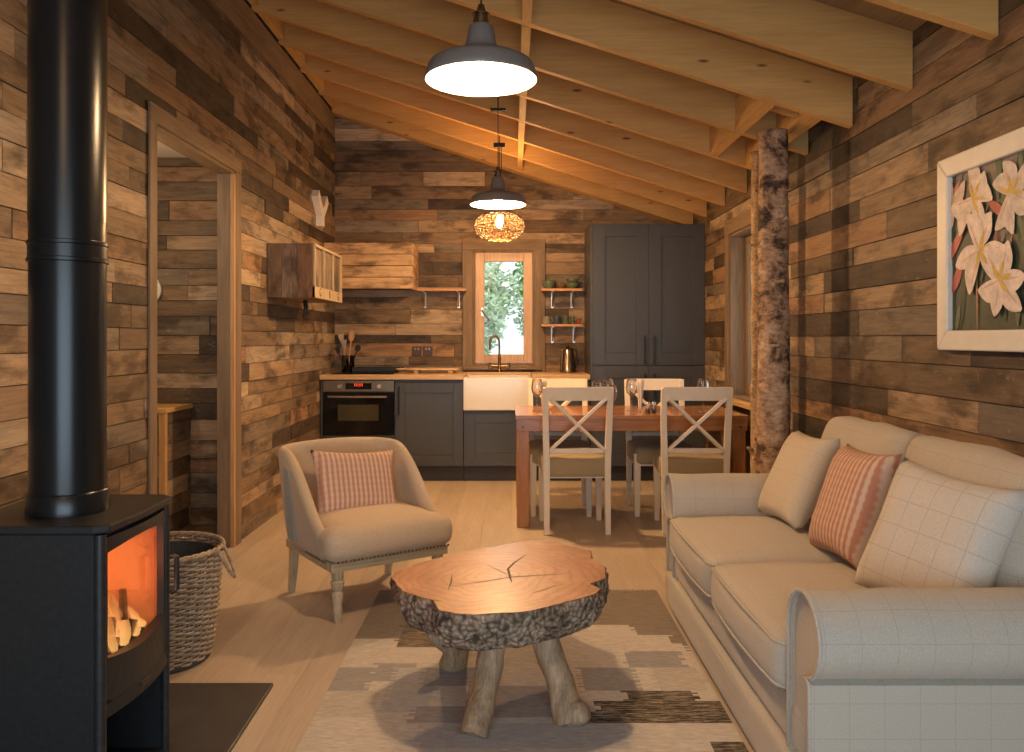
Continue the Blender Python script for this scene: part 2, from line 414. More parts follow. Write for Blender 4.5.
# ------------------------------------------------------------------ room shell
XL, XR, YB, YF = -1.63, 1.64, 7.55, -0.9
ZR, SL = 2.235, .318                         # underside of rafters at right wall, slope
def rz(x): return ZR+SL*(XR-x)
def clip(poly, fn):                          # keep z <= fn(u)
    out = []; n = len(poly)
    for i in range(n):
        a = poly[i]; b = poly[(i+1) % n]; da = fn(a[0])-a[1]; db = fn(b[0])-b[1]
        if da >= 0: out.append(a)
        if (da > 0 > db) or (da < 0 < db):
            t = da/(da-db); out.append((a[0]+(b[0]-a[0])*t, a[1]+(b[1]-a[1])*t))
    return out
def cut(rects, op):
    out = []
    for (a, b, c, d) in rects:
        o0, o1, p0, p1 = op
        if o1 <= a or o0 >= b or p1 <= c or p0 >= d: out.append((a, b, c, d)); continue
        if a < o0: out.append((a, o0, c, d))
        if o1 < b: out.append((o1, b, c, d))
        a2, b2 = max(a, o0), min(b, o1)
        if c < p0: out.append((a2, b2, c, p0))
        if p1 < d: out.append((a2, b2, p1, d))
    return out
PAL = [((.42, .30, .19), 5), ((.29, .20, .12), 6), ((.19, .13, .078), 6), ((.085, .060, .040), 5), ((.34, .27, .20), 4), ((.52, .40, .27), 3), ((.22, .175, .13), 4), ((.33, .20, .11), 2)]
def pick(rng, bright=1):
    tot = sum(w for _, w in PAL); k = rng.random()*tot
    for c, w in PAL:
        k -= w
        if k <= 0: break
    j = rng.uniform(.85, 1.15)*bright
    return (c[0]*j, c[1]*j, c[2]*j, rng.random())
def plank_wall(name, P, n, u0, u1, top, openings, hmin, hmax, seed, m, lmin=.5, lmax=1.7, z0=0., parent=None, back=.14, bright=1, ztop=None, ptop=None):
    """P(u,z)->point, n: normal into the room. top(u): height limit."""
    rng = random.Random(seed); mb = MB(); n = Vector(n)
    def slab(poly, t0, t1, tone):
        if len(poly) < 3: return
        k = len(poly); a = [Vector(P(*p))+n*t0 for p in poly]; b = [Vector(P(*p))+n*t1 for p in poly]
        mb.add(a+b, [tuple(range(k)), tuple(range(k, 2*k))]+[(i, (i+1) % k, k+(i+1) % k, k+i) for i in range(k)], tone)
    zmax = ztop if ztop else max(top(u0), top(u1))
    pt = ptop if ptop else top
    z = z0
    while z < zmax:
        h = rng.uniform(hmin, hmax); u = u0-rng.uniform(0, lmax*.8)
        while u < u1:
            L = rng.uniform(lmin, lmax); a = max(u0, u); b = min(u1, u+L); u += L
            if b-a < .01: continue
            g = .0018; tone = pick(rng, bright); th = .018+rng.uniform(-.0035, .0035)
            rs = [(a+g, b-g, z+g, z+h-g)]
            for o in openings: rs = cut(rs, o)
            for (p, q, r, s) in rs:
                if q-p < .006 or s-r < .004: continue
                slab(clip([(p, r), (q, r), (q, s), (p, s)], pt), 0, th, tone)
        z += h
    rs = [(u0, u1, z0-.02, zmax+.3)]
    for o in openings: rs = cut(rs, o)
    for (p, q, r, s) in rs:
        slab(clip([(p, r), (q, r), (q, s), (p, s)], top), -back, 0, (.05, .035, .025, .5))
    o = mb.build(name, m, parent); 
    if parent is None: tag(o, kind='structure')
    return o
DOOR = (3.74, 4.81, 0, 2.20)
RW = (5.25, 6.12, .78, 1.99)
BW = (-.36, .21, .965, 2.03)
FW = (-1.25, 1.30, .15, 2.10)
TOPOFF = .24
plank_wall('wall_left', lambda u, z: (XL-.018, u, z), (1, 0, 0), YF, YB+.1, lambda u: rz(XL)+TOPOFF, [DOOR], .080, .112, 11, M['ry'], .30, 1.25, ptop=lambda u: 3.06, back=.075, bright=1.0)
plank_wall('wall_right', lambda u, z: (XR+.018, u, z), (-1, 0, 0), YF, YB+.1, lambda u: rz(XR)+TOPOFF, [RW], .085, .122, 23, M['ry'], .5, 1.9, bright=.86)
plank_wall('wall_back', lambda u, z: (u, YB+.018, z), (0, -1, 0), XL-.1, XR+.1, lambda u: rz(u)+TOPOFF, [BW], .075, .135, 5, M['rx'], .5, 1.6, bright=.95)
plank_wall('wall_front', lambda u, z: (u, YF-.018, z), (0, 1, 0), XL-.1, XR+.1, lambda u: rz(u)+TOPOFF, [FW], .10, .14, 8, M['rx'])
# floor boards
mb = MB(); rng = random.Random(3)
x = XL-1.6
while x < XR+.2:
    y = YF-.1-rng.uniform(0, 1.5)
    while y < YB+.2:
        L = rng.uniform(1.6, 2.4); j = rng.uniform(.88, 1.06)
        mb.bb(x+.0004, x+.1896, max(y, YF-.15)+.0004, min(y+L, YB+.15)-.0004, -.03, 0, (j, j*.99, j*.97, rng.random())); y += L
    x += .19
mb.bb(XL-1.6, XR+.2, YF-.15, YB+.15, -.06, -.03, (.3, .25, .2, 0))
tag(mb.build('floor', M['floor']), kind='structure')
# roof: deck, rafters, noggins
mb = MB(); mb.prism([(XL-.2, rz(XL-.2)+.235), (XR+.2, rz(XR+.2)+.235), (XR+.2, rz(XR+.2)+.26), (XL-.2, rz(XL-.2)+.26)], 'y', YF-.2, YB+.2)
ceil = tag(mb.build('ceiling', M['deck']), kind='structure')
RY = [7.50-.59*i for i in range(15)]
RY = [y for y in RY if y > YF+.05]
for i, y in enumerate(RY):
    rng = random.Random(50+i); mb = MB(); j = rng.uniform(.9, 1.08)
    xl = XL+.004 if abs(y-2.13) > .15 else -1.02          # trimmed short of the flue
    mb.prism([(xl, rz(xl)), (XR-.004, rz(XR-.004)), (XR-.004, rz(XR-.004)+.234), (xl, rz(xl)+.234)], 'y', y-.024, y+.024, (j, j, j, rng.random()))
    mb.build('rafter', M['pine_x'], ceil, bevel=.002)
for i in range(len(RY)-1):
    a, b = RY[i+1]+.025, RY[i]-.025; mb = MB(); x = .07
    mb.prism([(x-.022, rz(x)+.004), (x+.022, rz(x)-.006), (x+.022, rz(x)+.20), (x-.022, rz(x)+.21)], 'y', a, b, (1, 1, 1, i*.13))
    mb.build('noggin', M['pine_y'], ceil)
    mb = MB(); mb.bb(XL+.004, XL+.05, a, b, rz(XL)+.02, rz(XL)+.20, (1, .98, .95, i*.37)); mb.build('noggin', M['pine_y'], ceil)
# trimmers round the post head
ya, yb = RY[5]-.025, RY[6]+.025      # bays around the post
bay = [(y0, y1) for y0, y1 in zip(RY[1:], RY[:-1])]
pbay = [q for q in bay if q[0] < 4.25 < q[1]][0]
b2 = [q for q in bay if q[0] < 4.75 < q[1]][0]
for (y0, y1) in (pbay, b2):
    for x in (1.255, 1.48):
        mb = MB(); mb.prism([(x-.023, rz(x)+.008), (x+.023, rz(x)-.008), (x+.023, rz(x)+.17), (x-.023, rz(x)+.18)], 'y', y0+.025, y1-.025, (1.05, 1, .95, x))
        mb.build('trimmer', M['pine_y'], ceil)
mb = MB(); x0, x1 = 1.28, 1.455
mb.prism([(x0, rz(x0)+.05), (x1, rz(x1)+.05), (x1, rz(x1)+.2), (x0, rz(x0)+.2)], 'y', 4.17, 4.21); mb.build('trimmer', M['pine_x'], ceil)
# dark wall plate at the head of the left wall
mb = MB(); mb.bb(XL-.012, XL+.002, YF, YB-.02, 3.065, 3.27, (.5, .45, .4, .2))
tag(mb.build('trim_1', M['archy']), kind='structure')
mb = MB(); mb.prism([(XL+.004, rz(XL)-.015), (XR-.004, rz(XR)-.015), (XR-.004, rz(XR)+.2), (XL+.004, rz(XL)+.2)], 'y', 7.40, YB-.002, (1, 1, 1, .4)); mb.build('ledger', M['pine_x'], ceil, bevel=.003)
# ------------------------------------------------------------------ doorway and hall
mb = MB()
mb.bb(XL-.093, XL+.004, DOOR[1], DOOR[1]-.022, 0, DOOR[3]); mb.bb(XL-.093, XL+.004, DOOR[0], DOOR[0]+.022, 0, DOOR[3])
d1 = tag(mb.build('door_1', M['arch'], bevel=.003), kind='structure')
mb = MB(); mb.bb(XL-.093, XL+.004, DOOR[0]+.022, DOOR[1]-.022, DOOR[3]-.022, DOOR[3]); mb.build('head_lining', M['archy'], d1)
mb = MB(); mb.bb(XL-.012, XL+.012, DOOR[1]-.032, DOOR[1]-.006, 0, DOOR[3]-.022); mb.build('edge_strip', M['pine_z'], d1, bevel=.002)
mb = MB(); mb.bb(XL+.001, XL+.013, DOOR[0]-.075, DOOR[0]-.001, 0, 2.20); mb.build('architrave', M['arch'], d1, bevel=.003)
mb = MB(); mb.bb(XL+.001, XL+.014, DOOR[1]-.004, DOOR[1]+.09, 0, 2.195); mb.build('architrave', M['arch'], d1, bevel=.003)
mb = MB(); mb.bb(XL+.001, XL+.016, DOOR[0]-.075, DOOR[1]+.09, 2.196, 2.28); mb.build('architrave', M['archy'], d1, bevel=.003)
HY = 4.96; HX = -3.0
plank_wall('wall_hall_end', lambda u, z: (u, HY+.018, z), (0, -1, 0), HX, XL-.094, lambda u: 2.31, [], .085, .125, 31, M['rx'], .6, 1.6, bright=.85)
plank_wall('wall_hall_left', lambda u, z: (HX-.018, u, z), (1, 0, 0), 2.6, HY+.1, lambda u: 2.31, [], .095, .125, 32, M['ry'])
plank_wall('wall_hall_near', lambda u, z: (u, 2.6-.018, z), (0, 1, 0), HX, XL-.16, lambda u: 2.31, [], .095, .125, 33, M['rx'])
mb = MB(); mb.bb(HX-.2, XL-.158, 2.5, HY+.2, 2.312, 2.36); tag(mb.build('ceiling_hall', M['plaster']), kind='structure')
cb = thing('low_cupboard', 'low plank-clad box with pine edging in the hall beyond the doorway', 'cupboard', (0, 0, 0))
plank_wall('side_boards', lambda u, z: (-1.955, u, z), (1, 0, 0), 4.60, 4.945, lambda u: .80, [], .09, .12, 34, M['ry'], .5, .9, parent=cb, back=.2, bright=.6)
mb = MB(); mb.bb(-1.968, -1.932, 4.565, 4.60, 0.002, .80); mb.build('corner_strip', M['pine_z'], cb, bevel=.002)
plank_wall('front_boards', lambda u, z: (u, 4.596, z), (0, -1, 0), -2.15, -1.969, lambda u: .80, [], .09, .12, 35, M['rx'], .5, .9, parent=cb, back=.02, bright=.6)
mb = MB(); mb.bb(-2.17, -1.925, 4.56, 4.945, .80, .825); mb.build('top_board', M['pine_y'], cb, bevel=.002)
mb = MB(); mb.lathe([(0, -.03), (.06, -.03), (.085, -.02), (.085, 0)], (0, 0, 0), 32); mb.lathe([(.0, -.031), (.03, -.031)], (0, 0, 0), 16)
o = mb.build('wall_disc', M['white'], smooth=True, auto=40); o.rotation_euler = (R(-90), 0, 0); o.location = (-2.20, HY-.001, 1.51)
tag(o, 'white round disc fixed to the plank wall beyond the doorway, half hidden', 'wall disc')

# ------------------------------------------------------------------ windows
def window(name, P, o, depth, frw, arch, archm, fm, sill=True):
    u0, u1, z0, z1 = o
    w = MB()
    def bx(a, b, c, d, t0, t1, mb): 
        p = [P(x, z, t) for x in (a, b) for z in (c, d) for t in (t0, t1)]
        xs = [q[0] for q in p]; ys = [q[1] for q in p]; zs = [q[2] for q in p]
        mb.bb(min(xs), max(xs), min(ys), max(ys), min(zs), max(zs))
    # lining of the reveal
    bx(u0, u0+.018, z0, z1, -depth, .012, w); bx(u1-.018, u1, z0, z1, -depth, .012, w)
    bx(u0+.018, u1-.018, z1-.018, z1, -depth, .012, w); bx(u0+.018, u1-.018, z0, z0+.018, -depth, .012, w)
    ro = tag(w.build(name, archm), kind='structure')
    f = MB(); t0, t1 = (-.06, -.01) if depth < .12 else (-depth+.02, -depth+.06)
    a, b, c, d = u0+.02, u1-.02, z0+.02, z1-.02
    bx(a, a+frw, c, d, t0, t1, f); bx(b-frw, b, c, d, t0, t1, f); bx(a+frw, b-frw, d-frw, d, t0, t1, f); bx(a+frw, b-frw, c, c+frw, t0, t1, f)
    f.build('window_frame', fm, ro, bevel=.006)
    g = MB(); bx(a+frw, b-frw, c+frw, d-frw, (t0+t1)/2-.004, (t0+t1)/2+.004, g); g.build('pane', M['pane'], ro)
    for q in ((u0-arch, u0-.001, z0-arch*.8, z1+arch), (u1+.001, u1+arch, z0-arch*.8, z1+arch)):
        m_ = MB(); bx(*q, .005, .028, m_); m_.build('architrave', archm, ro, bevel=.003)
    m_ = MB(); bx(u0-arch, u1+arch, z1+.0, z1+arch*1.05, .005, .032, m_); m_.build('architrave', M['archx'] if name == 'window_1' else M['archy'], ro, bevel=.003)
    if sill:
        m_ = MB(); bx(u0-arch*.9, u1+arch*.6, z0-.035, z0-.002, .002, .075, m_); m_.build('window_sill', M['archx'] if name == 'window_1' else M['pine_y'], ro, bevel=.004)
    return ro
w1 = window('window_1', lambda u, z, t: (u, YB-t, z), BW, .10, .085, .095, M['arch'], wood('frame_pine', (.58, .38, .24), (.68, .48, .33), 'z', .45, False, 12, .05))
mb = MB(); mb.bb(-.283, -.263, YB-.0, YB-.018, 1.42, 1.50); mb.tube([(-.275, YB-.03, 1.475), (-.235, YB-.045, 1.415), (-.205, YB-.045, 1.38)], .009, 8); mb.tube([(-.273, YB+.01, 1.475), (-.273, YB-.035, 1.475)], .010, 8)
mb.build('window_handle', M['steel'], w1, smooth=True, auto=40)
w2 = window('window_2', lambda u, z, t: (XR-t, u, z), RW, .155, .06, .10, M['arch'], M['arch'])
w3 = window('window_3', lambda u, z, t: (u, YF+t, z), FW, .10, .07, .08, M['arch'], M['white'], False)

# ------------------------------------------------------------------ outdoors beyond the back window
mb = MB(); mb.bb(-14, 14, 7.85, 45, -.4, -.35); tag(mb.build('lawn', M['lawn']), kind='structure')
def tree(name, label, x, y, z, r, h, m, seed, n, ls, group=None):
    t = thing(name, label, 'tree', (x, y, -.35), 0, group); rng = random.Random(seed)
    k = MB(); k.tube([(0, 0, 0), (.05*r, 0, h*.4), (-.04*r, 0, h*.75)], [r*.09, r*.07, r*.03], 10)
    for i in range(5):
        a = rng.uniform(0, 2*PI); k.tube([(0, 0, h*(.35+.07*i)), (math.cos(a)*r*.5, math.sin(a)*r*.5, h*(.5+.07*i))], [r*.04, r*.015], 7)
    k.build('trunk', M['trunk'], t, smooth=True)
    c = MB()
    for i in range(n):
        d = Vector((rng.gauss(0, 1), rng.gauss(0, 1), rng.gauss(0, 1))).normalized()*rng.uniform(.35, 1)
        p = Vector((d.x*r, d.y*r, h*.68+d.z*h*.36)); s = ls*rng.uniform(.6, 1.3)
        a = Vector((rng.gauss(0, 1), rng.gauss(0, 1), rng.gauss(0, .6))).normalized()*s; b = a.orthogonal().normalized()*s*.5
        c.add([p-a, p+b, p+a, p-b], [(0, 1, 2, 3)])
    c.build('foliage', m, t); return t
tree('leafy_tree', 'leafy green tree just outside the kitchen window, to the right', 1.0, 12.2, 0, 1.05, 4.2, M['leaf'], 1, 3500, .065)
tree('distant_tree', 'hazy far tree seen through the kitchen window, left one', -2.3, 28, 0, 2.6, 4.6, M['leafhaze'], 2, 9000, .13, 'far trees beyond the lawn')
tree('distant_tree', 'hazy far tree seen through the kitchen window, right one', 2.6, 31, 0, 2.6, 5.6, M['leafhaze'], 4, 9000, .13, 'far trees beyond the lawn')

tree('bush', 'hazy pale bush low beyond the lawn, left through the window', -1.35, 22, 0, 1.2, 2.9, M['leafhaze'], 6, 5000, .10)
tree('bush', 'hazy pale bush low beyond the lawn, right through the window', 1.35, 23.5, 0, 1.3, 3.2, M['leafhaze'], 7, 5000, .10)
# ------------------------------------------------------------------ kitchen
YC = 6.95                                  # plane of the cabinet doors
def door_panel(mb, x0, x1, z0, z1, y, rail=.07, t=.02):
    mb.bb(x0, x0+rail, y, y+t, z0, z1); mb.bb(x1-rail, x1, y, y+t, z0, z1)
    mb.bb(x0+rail, x1-rail, y, y+t, z1-rail, z1); mb.bb(x0+rail, x1-rail, y, y+t, z0, z0+rail)
    mb.bb(x0+rail, x1-rail, y+.010, y+t, z0+rail, z1-rail)
def bar(mb, x, z0, z1, y):
    mb.tube([(x, y-.028, z0), (x, y-.028, z1)], .0065, 8); mb.tube([(x, y, z0+.02), (x, y-.028, z0+.02)], .005, 8); mb.tube([(x, y, z1-.02), (x, y-.028, z1-.02)], .005, 8)
def base_unit(label, x0, x1, doors, ztop=.865, handle=None, rail=.085):
    t = thing('base_cabinet', label, 'cabinet', ((x0+x1)/2, YC, 0)); t0 = t.location.x
    b = MB(); b.m = Matrix.Translation((-t0, -YC, 0)); b.bb(x0+.001, x1-.001, YC+.022, YB-.01, .13, ztop); b.build('carcass', M['slate'], t)
    b = MB(); b.m = Matrix.Translation((-t0, -YC, 0)); b.bb(x0+.001, x1-.001, YC+.06, YC+.08, .001, .13); b.build('plinth', M['slate_dk'], t)
    for (a, c, hx) in doors:
        d = MB(); d.m = Matrix.Translation((-t0, -YC, 0)); door_panel(d, a+.002, c-.002, .135, ztop-.025 if ztop > .8 else ztop-.003, YC, rail); dd = d.build('door', M['slate'], t, bevel=.002)
        if hx is not None:
            h = MB(); h.m = Matrix.Translation((-t0, -YC, 0)); bar(h, hx, .57, .81, YC); h.build('handle', M['black'], dd, smooth=True, auto=50)
    return t
base_unit('slate grey base cabinet with one panelled door between oven and sink', -.995, -.412, [(-.995, -.412, -.955)])
base_unit('slate grey base cabinet under the white butler sink', -.410, .165, [(-.410, .165, None)], .605, rail=.1)
base_unit('slate grey base cabinet between sink and tall larder, behind the dining chairs', .167, .660, [(.167, .660, .61)])
# oven
t = thing('oven', 'built-in black glass oven at the left end of the kitchen', 'oven', (-1.31, YC, 0))
b = MB(); b.m = Matrix.Translation((1.31, -YC, 0)); b.bb(-1.622, -.998, YC+.03, YB-.01, .13, .865); b.bb(-1.622, -1.605, YC, YC+.03, .13, .865); b.build('housing', M['slate'], t)
b = MB(); b.m = Matrix.Translation((1.31, -YC, 0)); b.bb(-1.622, -.998, YC+.06, YC+.08, .001, .13); b.build('plinth', M['slate_dk'], t)
b = MB(); b.m = Matrix.Translation((1.31, -YC, 0)); b.bb(-1.60, -1.0, YC-.004, YC+.03, .765, .86); cp = b.build('control_panel', plain('oven_panel', (.30, .25, .18), .3, .9), t, bevel=.002)
for x in (-1.46, -1.125):
    k = MB(); k.m = Matrix.Translation((1.31+x, -.004, .81)) @ Matrix.Rotation(R(90), 4, 'X'); k.lathe([(.018, 0), (.018, .018), (.014, .024), (0, .024)], seg=20); k.build('knob', M['knob'], cp, smooth=True, auto=40)
b = MB(); b.m = Matrix.Translation((1.31, -YC, 0)); b.bb(-1.41, -1.19, YC-.006, YC-.003, .785, .838); dp = b.build('display', M['gloss'], cp)
def text_mesh(s, size, loc, rot, m, name, parent=None, ext=.0005):
    cu = bpy.data.curves.new('t', 'FONT'); cu.body = s; cu.size = size; cu.extrude = ext; cu.align_x = 'CENTER'; cu.align_y = 'CENTER'
    o = bpy.data.objects.new('t', cu); C.objects.link(o)
    me = bpy.data.meshes.new_from_object(o.evaluated_get(bpy.context.evaluated_depsgraph_get()))
    bpy.data.objects.remove(o); me.materials.clear(); me.materials.append(m)
    q = bpy.data.objects.new(name, me); C.objects.link(q); q.rotation_euler = rot; q.location = loc
    if parent: q.parent = parent
    return q
text_mesh('11:11', .036, (0+.01, -.0072, .822), (R(90), 0, 0), M['display'], 'clock_digits', dp)
b = MB(); b.m = Matrix.Translation((1.31, -YC, 0)); b.bb(-1.60, -1.0, YC-.006, YC+.03, .40, .757); od = b.build('oven_door', M['gloss'], t, bevel=.003)
b = MB(); b.m = Matrix.Translation((1.31, -YC, 0)); b.bb(-1.475, -1.13, YC-.0075, YC-.0055, .52, .655); b.build('door_window', plain('oven_window', (.06, .055, .03), .1), od)
b = MB(); b.m = Matrix.Translation((1.31, -YC, 0)); b.tube([(-1.55, YC-.045, .725), (-1.055, YC-.045, .725)], .010, 10); b.tube([(-1.52, YC-.005, .725), (-1.52, YC-.045, .725)], .007, 8); b.tube([(-1.085, YC-.005, .725), (-1.085, YC-.045, .725)], .007, 8); b.build('handle', M['steel'], od, smooth=True, auto=50)
b = MB(); b.m = Matrix.Translation((1.31, -YC, 0)); b.bb(-1.60, -1.0, YC-.0, YC+.02, .135, .392); b.build('drawer_front', M['slate'], t, bevel=.002)
# worktops
b = MB(); b.bb(XL+.003, -.413, YC-.025, YB-.003, .868, .91); b.bb(-.413, .170, 7.40, YB-.003, .868, .91); b.bb(.170, .662, YC-.025, YB-.003, .868, .91)
tag(b.build('worktop', M['worktop'], bevel=.003), 'pale oak worktop running along the back wall over the units', 'worktop')
# butler sink
t = thing('butler_sink', 'white ceramic butler sink below the window', 'sink', (-.129, YC, .61))
b = MB(); x0, x1, y0, y1, z0, z1 = -.410, .167, YC-.045, 7.395, .61, .885
b.m = Matrix.Translation((.129, -YC, -.61)); w = .03
b.bb(x0, x1, y0, y0+w, z0, z1); b.bb(x0, x1, y1-w, y1, z0, z1); b.bb(x0, x0+w, y0+w, y1-w, z0, z1); b.bb(x1-w, x1, y0+w, y1-w, z0, z1); b.bb(x0+w, x1-w, y0+w, y1-w, z0, z0+.03)
b.build('basin', M['ceramic'], t, bevel=.006)
b = MB(); b.m = Matrix.Translation((0, .25, .031)); b.lathe([(.045, 0), (.04, .004), (0, .004)], seg=20); b.build('drain', M['steel'], t, smooth=True)
# tap
t = thing('kitchen_tap', 'antique brass swan neck tap with two cross levers behind the sink', 'tap', (-.115, 7.47, .911))
b = MB(); b.lathe([(.024, 0), (.024, .01), (.014, .018), (.013, .12), (.017, .125), (.012, .14)], seg=16)
pts = [(0, 0, .10), (0, 0, .24)]+[(-.042+.042*math.cos(a), -.01*i/8, .255+.075*math.sin(a)) for i, a in enumerate([PI*k/10 for k in range(11)])]+[(-.085, -.012, .20)]
b.tube(pts, .0105, 10); b.build('spout', M['bronze'], t, smooth=True, auto=60)
for s in (-1, 1):
    b = MB(); b.tube([(0, 0, .055), (s*.085, 0, .055)], .009, 8); b.tube([(s*.085, 0, .02), (s*.085, 0, .085)], [.014, .012], 10); b.tube([(s*.06, 0, .035), (s*.11, 0, .035)], .006, 8); b.build('lever', M['bronze'], t, smooth=True, auto=50)
# tall larder
t = thing('tall_larder', 'tall slate grey double larder cupboard in the right corner', 'cupboard', (1.14, YC, 0))
def LM(): q = MB(); q.m = Matrix.Translation((-1.14, -YC, 0)); return q
b = LM(); b.bb(.666, XR-.004, YC+.022, YB-.008, .13, 2.19); b.build('carcass', M['slate'], t)
b = LM(); b.bb(.666, .684, YC-.003, YC+.022, .02, 2.19); b.build('end_panel', M['slate'], t)
b = LM(); b.bb(.686, XR-.004, YC+.06, YC+.08, .001, .13); b.build('plinth', M['slate_dk'], t)
for a, c, hx in ((.686, 1.160, 1.122), (1.163, 1.636, 1.203)):
    b = LM(); door_panel(b, a, c, .99, 2.185, YC, .105); d = b.build('door', M['slate'], t, bevel=.002)
    h = LM(); bar(h, hx, 1.0, 1.24, YC); h.build('handle', M['black'], d, smooth=True, auto=50)
    b = LM(); door_panel(b, a, c, .135, .983, YC, .105); d = b.build('door', M['slate'], t, bevel=.002)
    h = LM(); bar(h, hx, .70, .92, YC); h.build('handle', M['black'], d, smooth=True, auto=50)
# extractor box
hb = thing('extractor_box', 'plank-clad extractor box on the back wall above the hob', 'box', (0, 0, 0))
rngp = random.Random(9)
b = MB(); z = 1.645
for i in range(4):
    j = rngp.uniform(.92, 1.06); h = .1
    b.bb(XL+.004, -.865, 7.08, 7.10, z+.0025, z+h-.0025, (.62*j, .42*j, .24*j, i*.2)); z += h
b.build('front_boards', M['rx'], hb, bevel=.002)
b = MB(); z = 1.645
for i in range(4):
    j = rngp.uniform(.95, 1.1); b.bb(-.885, -.862, 7.1005, YB-.004, z+.0025, z+.0975, (.62*j, .42*j, .24*j, i*.3)); z += .1
b.build('side_boards', M['ry'], hb, bevel=.002)
b = MB(); b.bb(XL+.004, -.887, 7.102, YB-.004, 1.66, 1.68, (.3, .2, .12, 0)); b.bb(XL+.004, -.890, 7.104, 7.112, 1.66, 2.02, (.08, .05, .03, 0)); b.bb(XL+.004, -.887, 7.102, YB-.004, 2.02, 2.04, (.3, .2, .12, 0)); b.build('inner_panels', M['rx'], hb)
# shelves
def shelf(label, x0, x1, z, bx, mirror=False):
    t = thing('wall_shelf', label, 'shelf', ((x0+x1)/2, YB, z), 0, 'kitchen wall shelves')
    b = MB(); c = (x0+x1)/2; b.bb(x0-c, x1-c, -.205, -.006, -.022, 0); b.build('board', wood('shelf_pine', (.50, .24, .09), (.62, .32, .13), 'x', .45), t, bevel=.002)
    for q in bx:
        b = MB(); b.bb(q-c-.010, q-c+.010, -.012, -.005, -.17, -.023); b.bb(q-c-.009, q-c+.009, -.17, -.012, -.028, -.0225)
        b.tube([(q-c, -.15, -.03), (q-c+.002, -.09, -.06), (q-c, -.012, -.155)], .007, 8); b.build('bracket', M['steel'], t)
    return t
shelf('pine shelf left of the window, empty', -.855, -.415, 1.665, (-.80, -.49))
shelf('upper pine shelf right of the window holding green bowls', .265, .632, 1.665, (.37, .55))
shelf('lower pine shelf right of the window holding mugs', .265, .632, 1.345, (.37, .57))
# crockery
def bowl(label, x, z, m, r=.062, h=.052, y=7.43):
    b = MB(); b.lathe([(0, .002), (r*.5, 0), (r*.55, .006), (r*.9, h*.55), (r, h), (r*.95, h), (r*.85, h*.55), (r*.5, .012), (0, .010)], seg=24)
    tag(b.build('bowl', m, smooth=True, loc=(x, y, z)), label, 'bowl', 'green bowls on the upper shelf')
zs = 1.666
bowl('green glazed bowl on the left of the upper shelf', .335, zs, M['mug'], .066, .075)
bowl('brown bowl in the middle of the upper shelf', .445, zs, plain('brown_bowl', (.15, .10, .05), .3), .05, .05)
bowl('dark green glazed bowl at the right of the upper shelf, lower of two', .545, zs, M['mug'], .066, .05)
bowl('dark green bowl nested on another at the right of the upper shelf', .548, zs+.046, M['mug'], .060, .045)
def mug(label, x, z, m, r=.032, h=.07, y=7.42):
    t = thing('mug', label, 'mug', (x, y, z), 0, 'mugs on the lower shelf')
    b = MB(); b.lathe([(0, .001), (r*.85, 0), (r, .008), (r, h), (r*.9, h), (r*.88, .01), (0, .008)], seg=20); b.build('cup', m, t, smooth=True, auto=60)
    b = MB(); b.tube([(r*.95+.022*math.sin(a), 0, h*.5+.022*math.cos(a)) for a in [PI*k/8 for k in range(9)]], .004, 6); b.build('handle', m, t, smooth=True)
zl = 1.346
mug('pale green mug at the left end of the lower shelf', .315, zl, plain('pale_mug', (.25, .27, .2), .25))
mug('blue mug second from left on the lower shelf', .405, zl, M['mugblue'], .036)
mug('green mug in the middle of the lower shelf', .485, zl, M['mug'], .032, .08)
mug('dark green mug right of the middle one on the lower shelf', .548, zl, M['mug'], .022)
mug('small red-brown mug at the right end of the lower shelf', .600, zl, M['mugred'], .021, .045)
# kettle
t = thing('kettle', 'polished brownish metal kettle on the worktop beside the tall larder', 'kettle', (.50, 7.35, .912))
b = MB(); b.lathe([(0, 0), (.072, 0), (.074, .02), (.070, .03), (.060, .14), (.052, .20), (.046, .215), (.02, .225), (0, .226)], seg=28); b.build('jug', M['copper'], t, smooth=True, auto=50)
b = MB(); b.lathe([(0, .225), (.010, .225), (.012, .24), (0, .243)], seg=12); b.build('lid_knob', M['black'], t, smooth=True)
b = MB(); b.tube([(.045, 0, .205), (.072, 0, .20), (.084, 0, .15), (.084, 0, .07), (.066, 0, .045)], .009, 8); b.build('handle', M['black'], t, smooth=True)
b = MB(); b.tube([(-.042, -.01, .185), (-.064, -.012, .212)], [.014, .008], 10); b.build('spout', M['copper'], t, smooth=True)
# sockets
for i, x in enumerate((-.875, -.775)):
    t = thing('wall_socket', ('left', 'right')[i]+' one of two bronze sockets on the back wall above the worktop', 'socket', (x, YB-.004, 1.10), 0, 'bronze wall sockets')
    b = MB(); b.bb(-.043, .043, -.009, 0, -.043, .043); b.build('plate', M['socket'], t, bevel=.003)
    b = MB(); b.bb(-.022, -.008, -.014, -.009, .01, .03); b.bb(.008, .022, -.014, -.009, .01, .03); b.build('switch', M['copper'], t)
    b = MB()
    for dx, dz in ((0, 0), (-.012, -.02), (.012, -.02)): b.bb(dx-.004, dx+.004, -.0095, -.0088, dz-.005, dz+.005)
    b.build('pin_holes', M['black'], t)
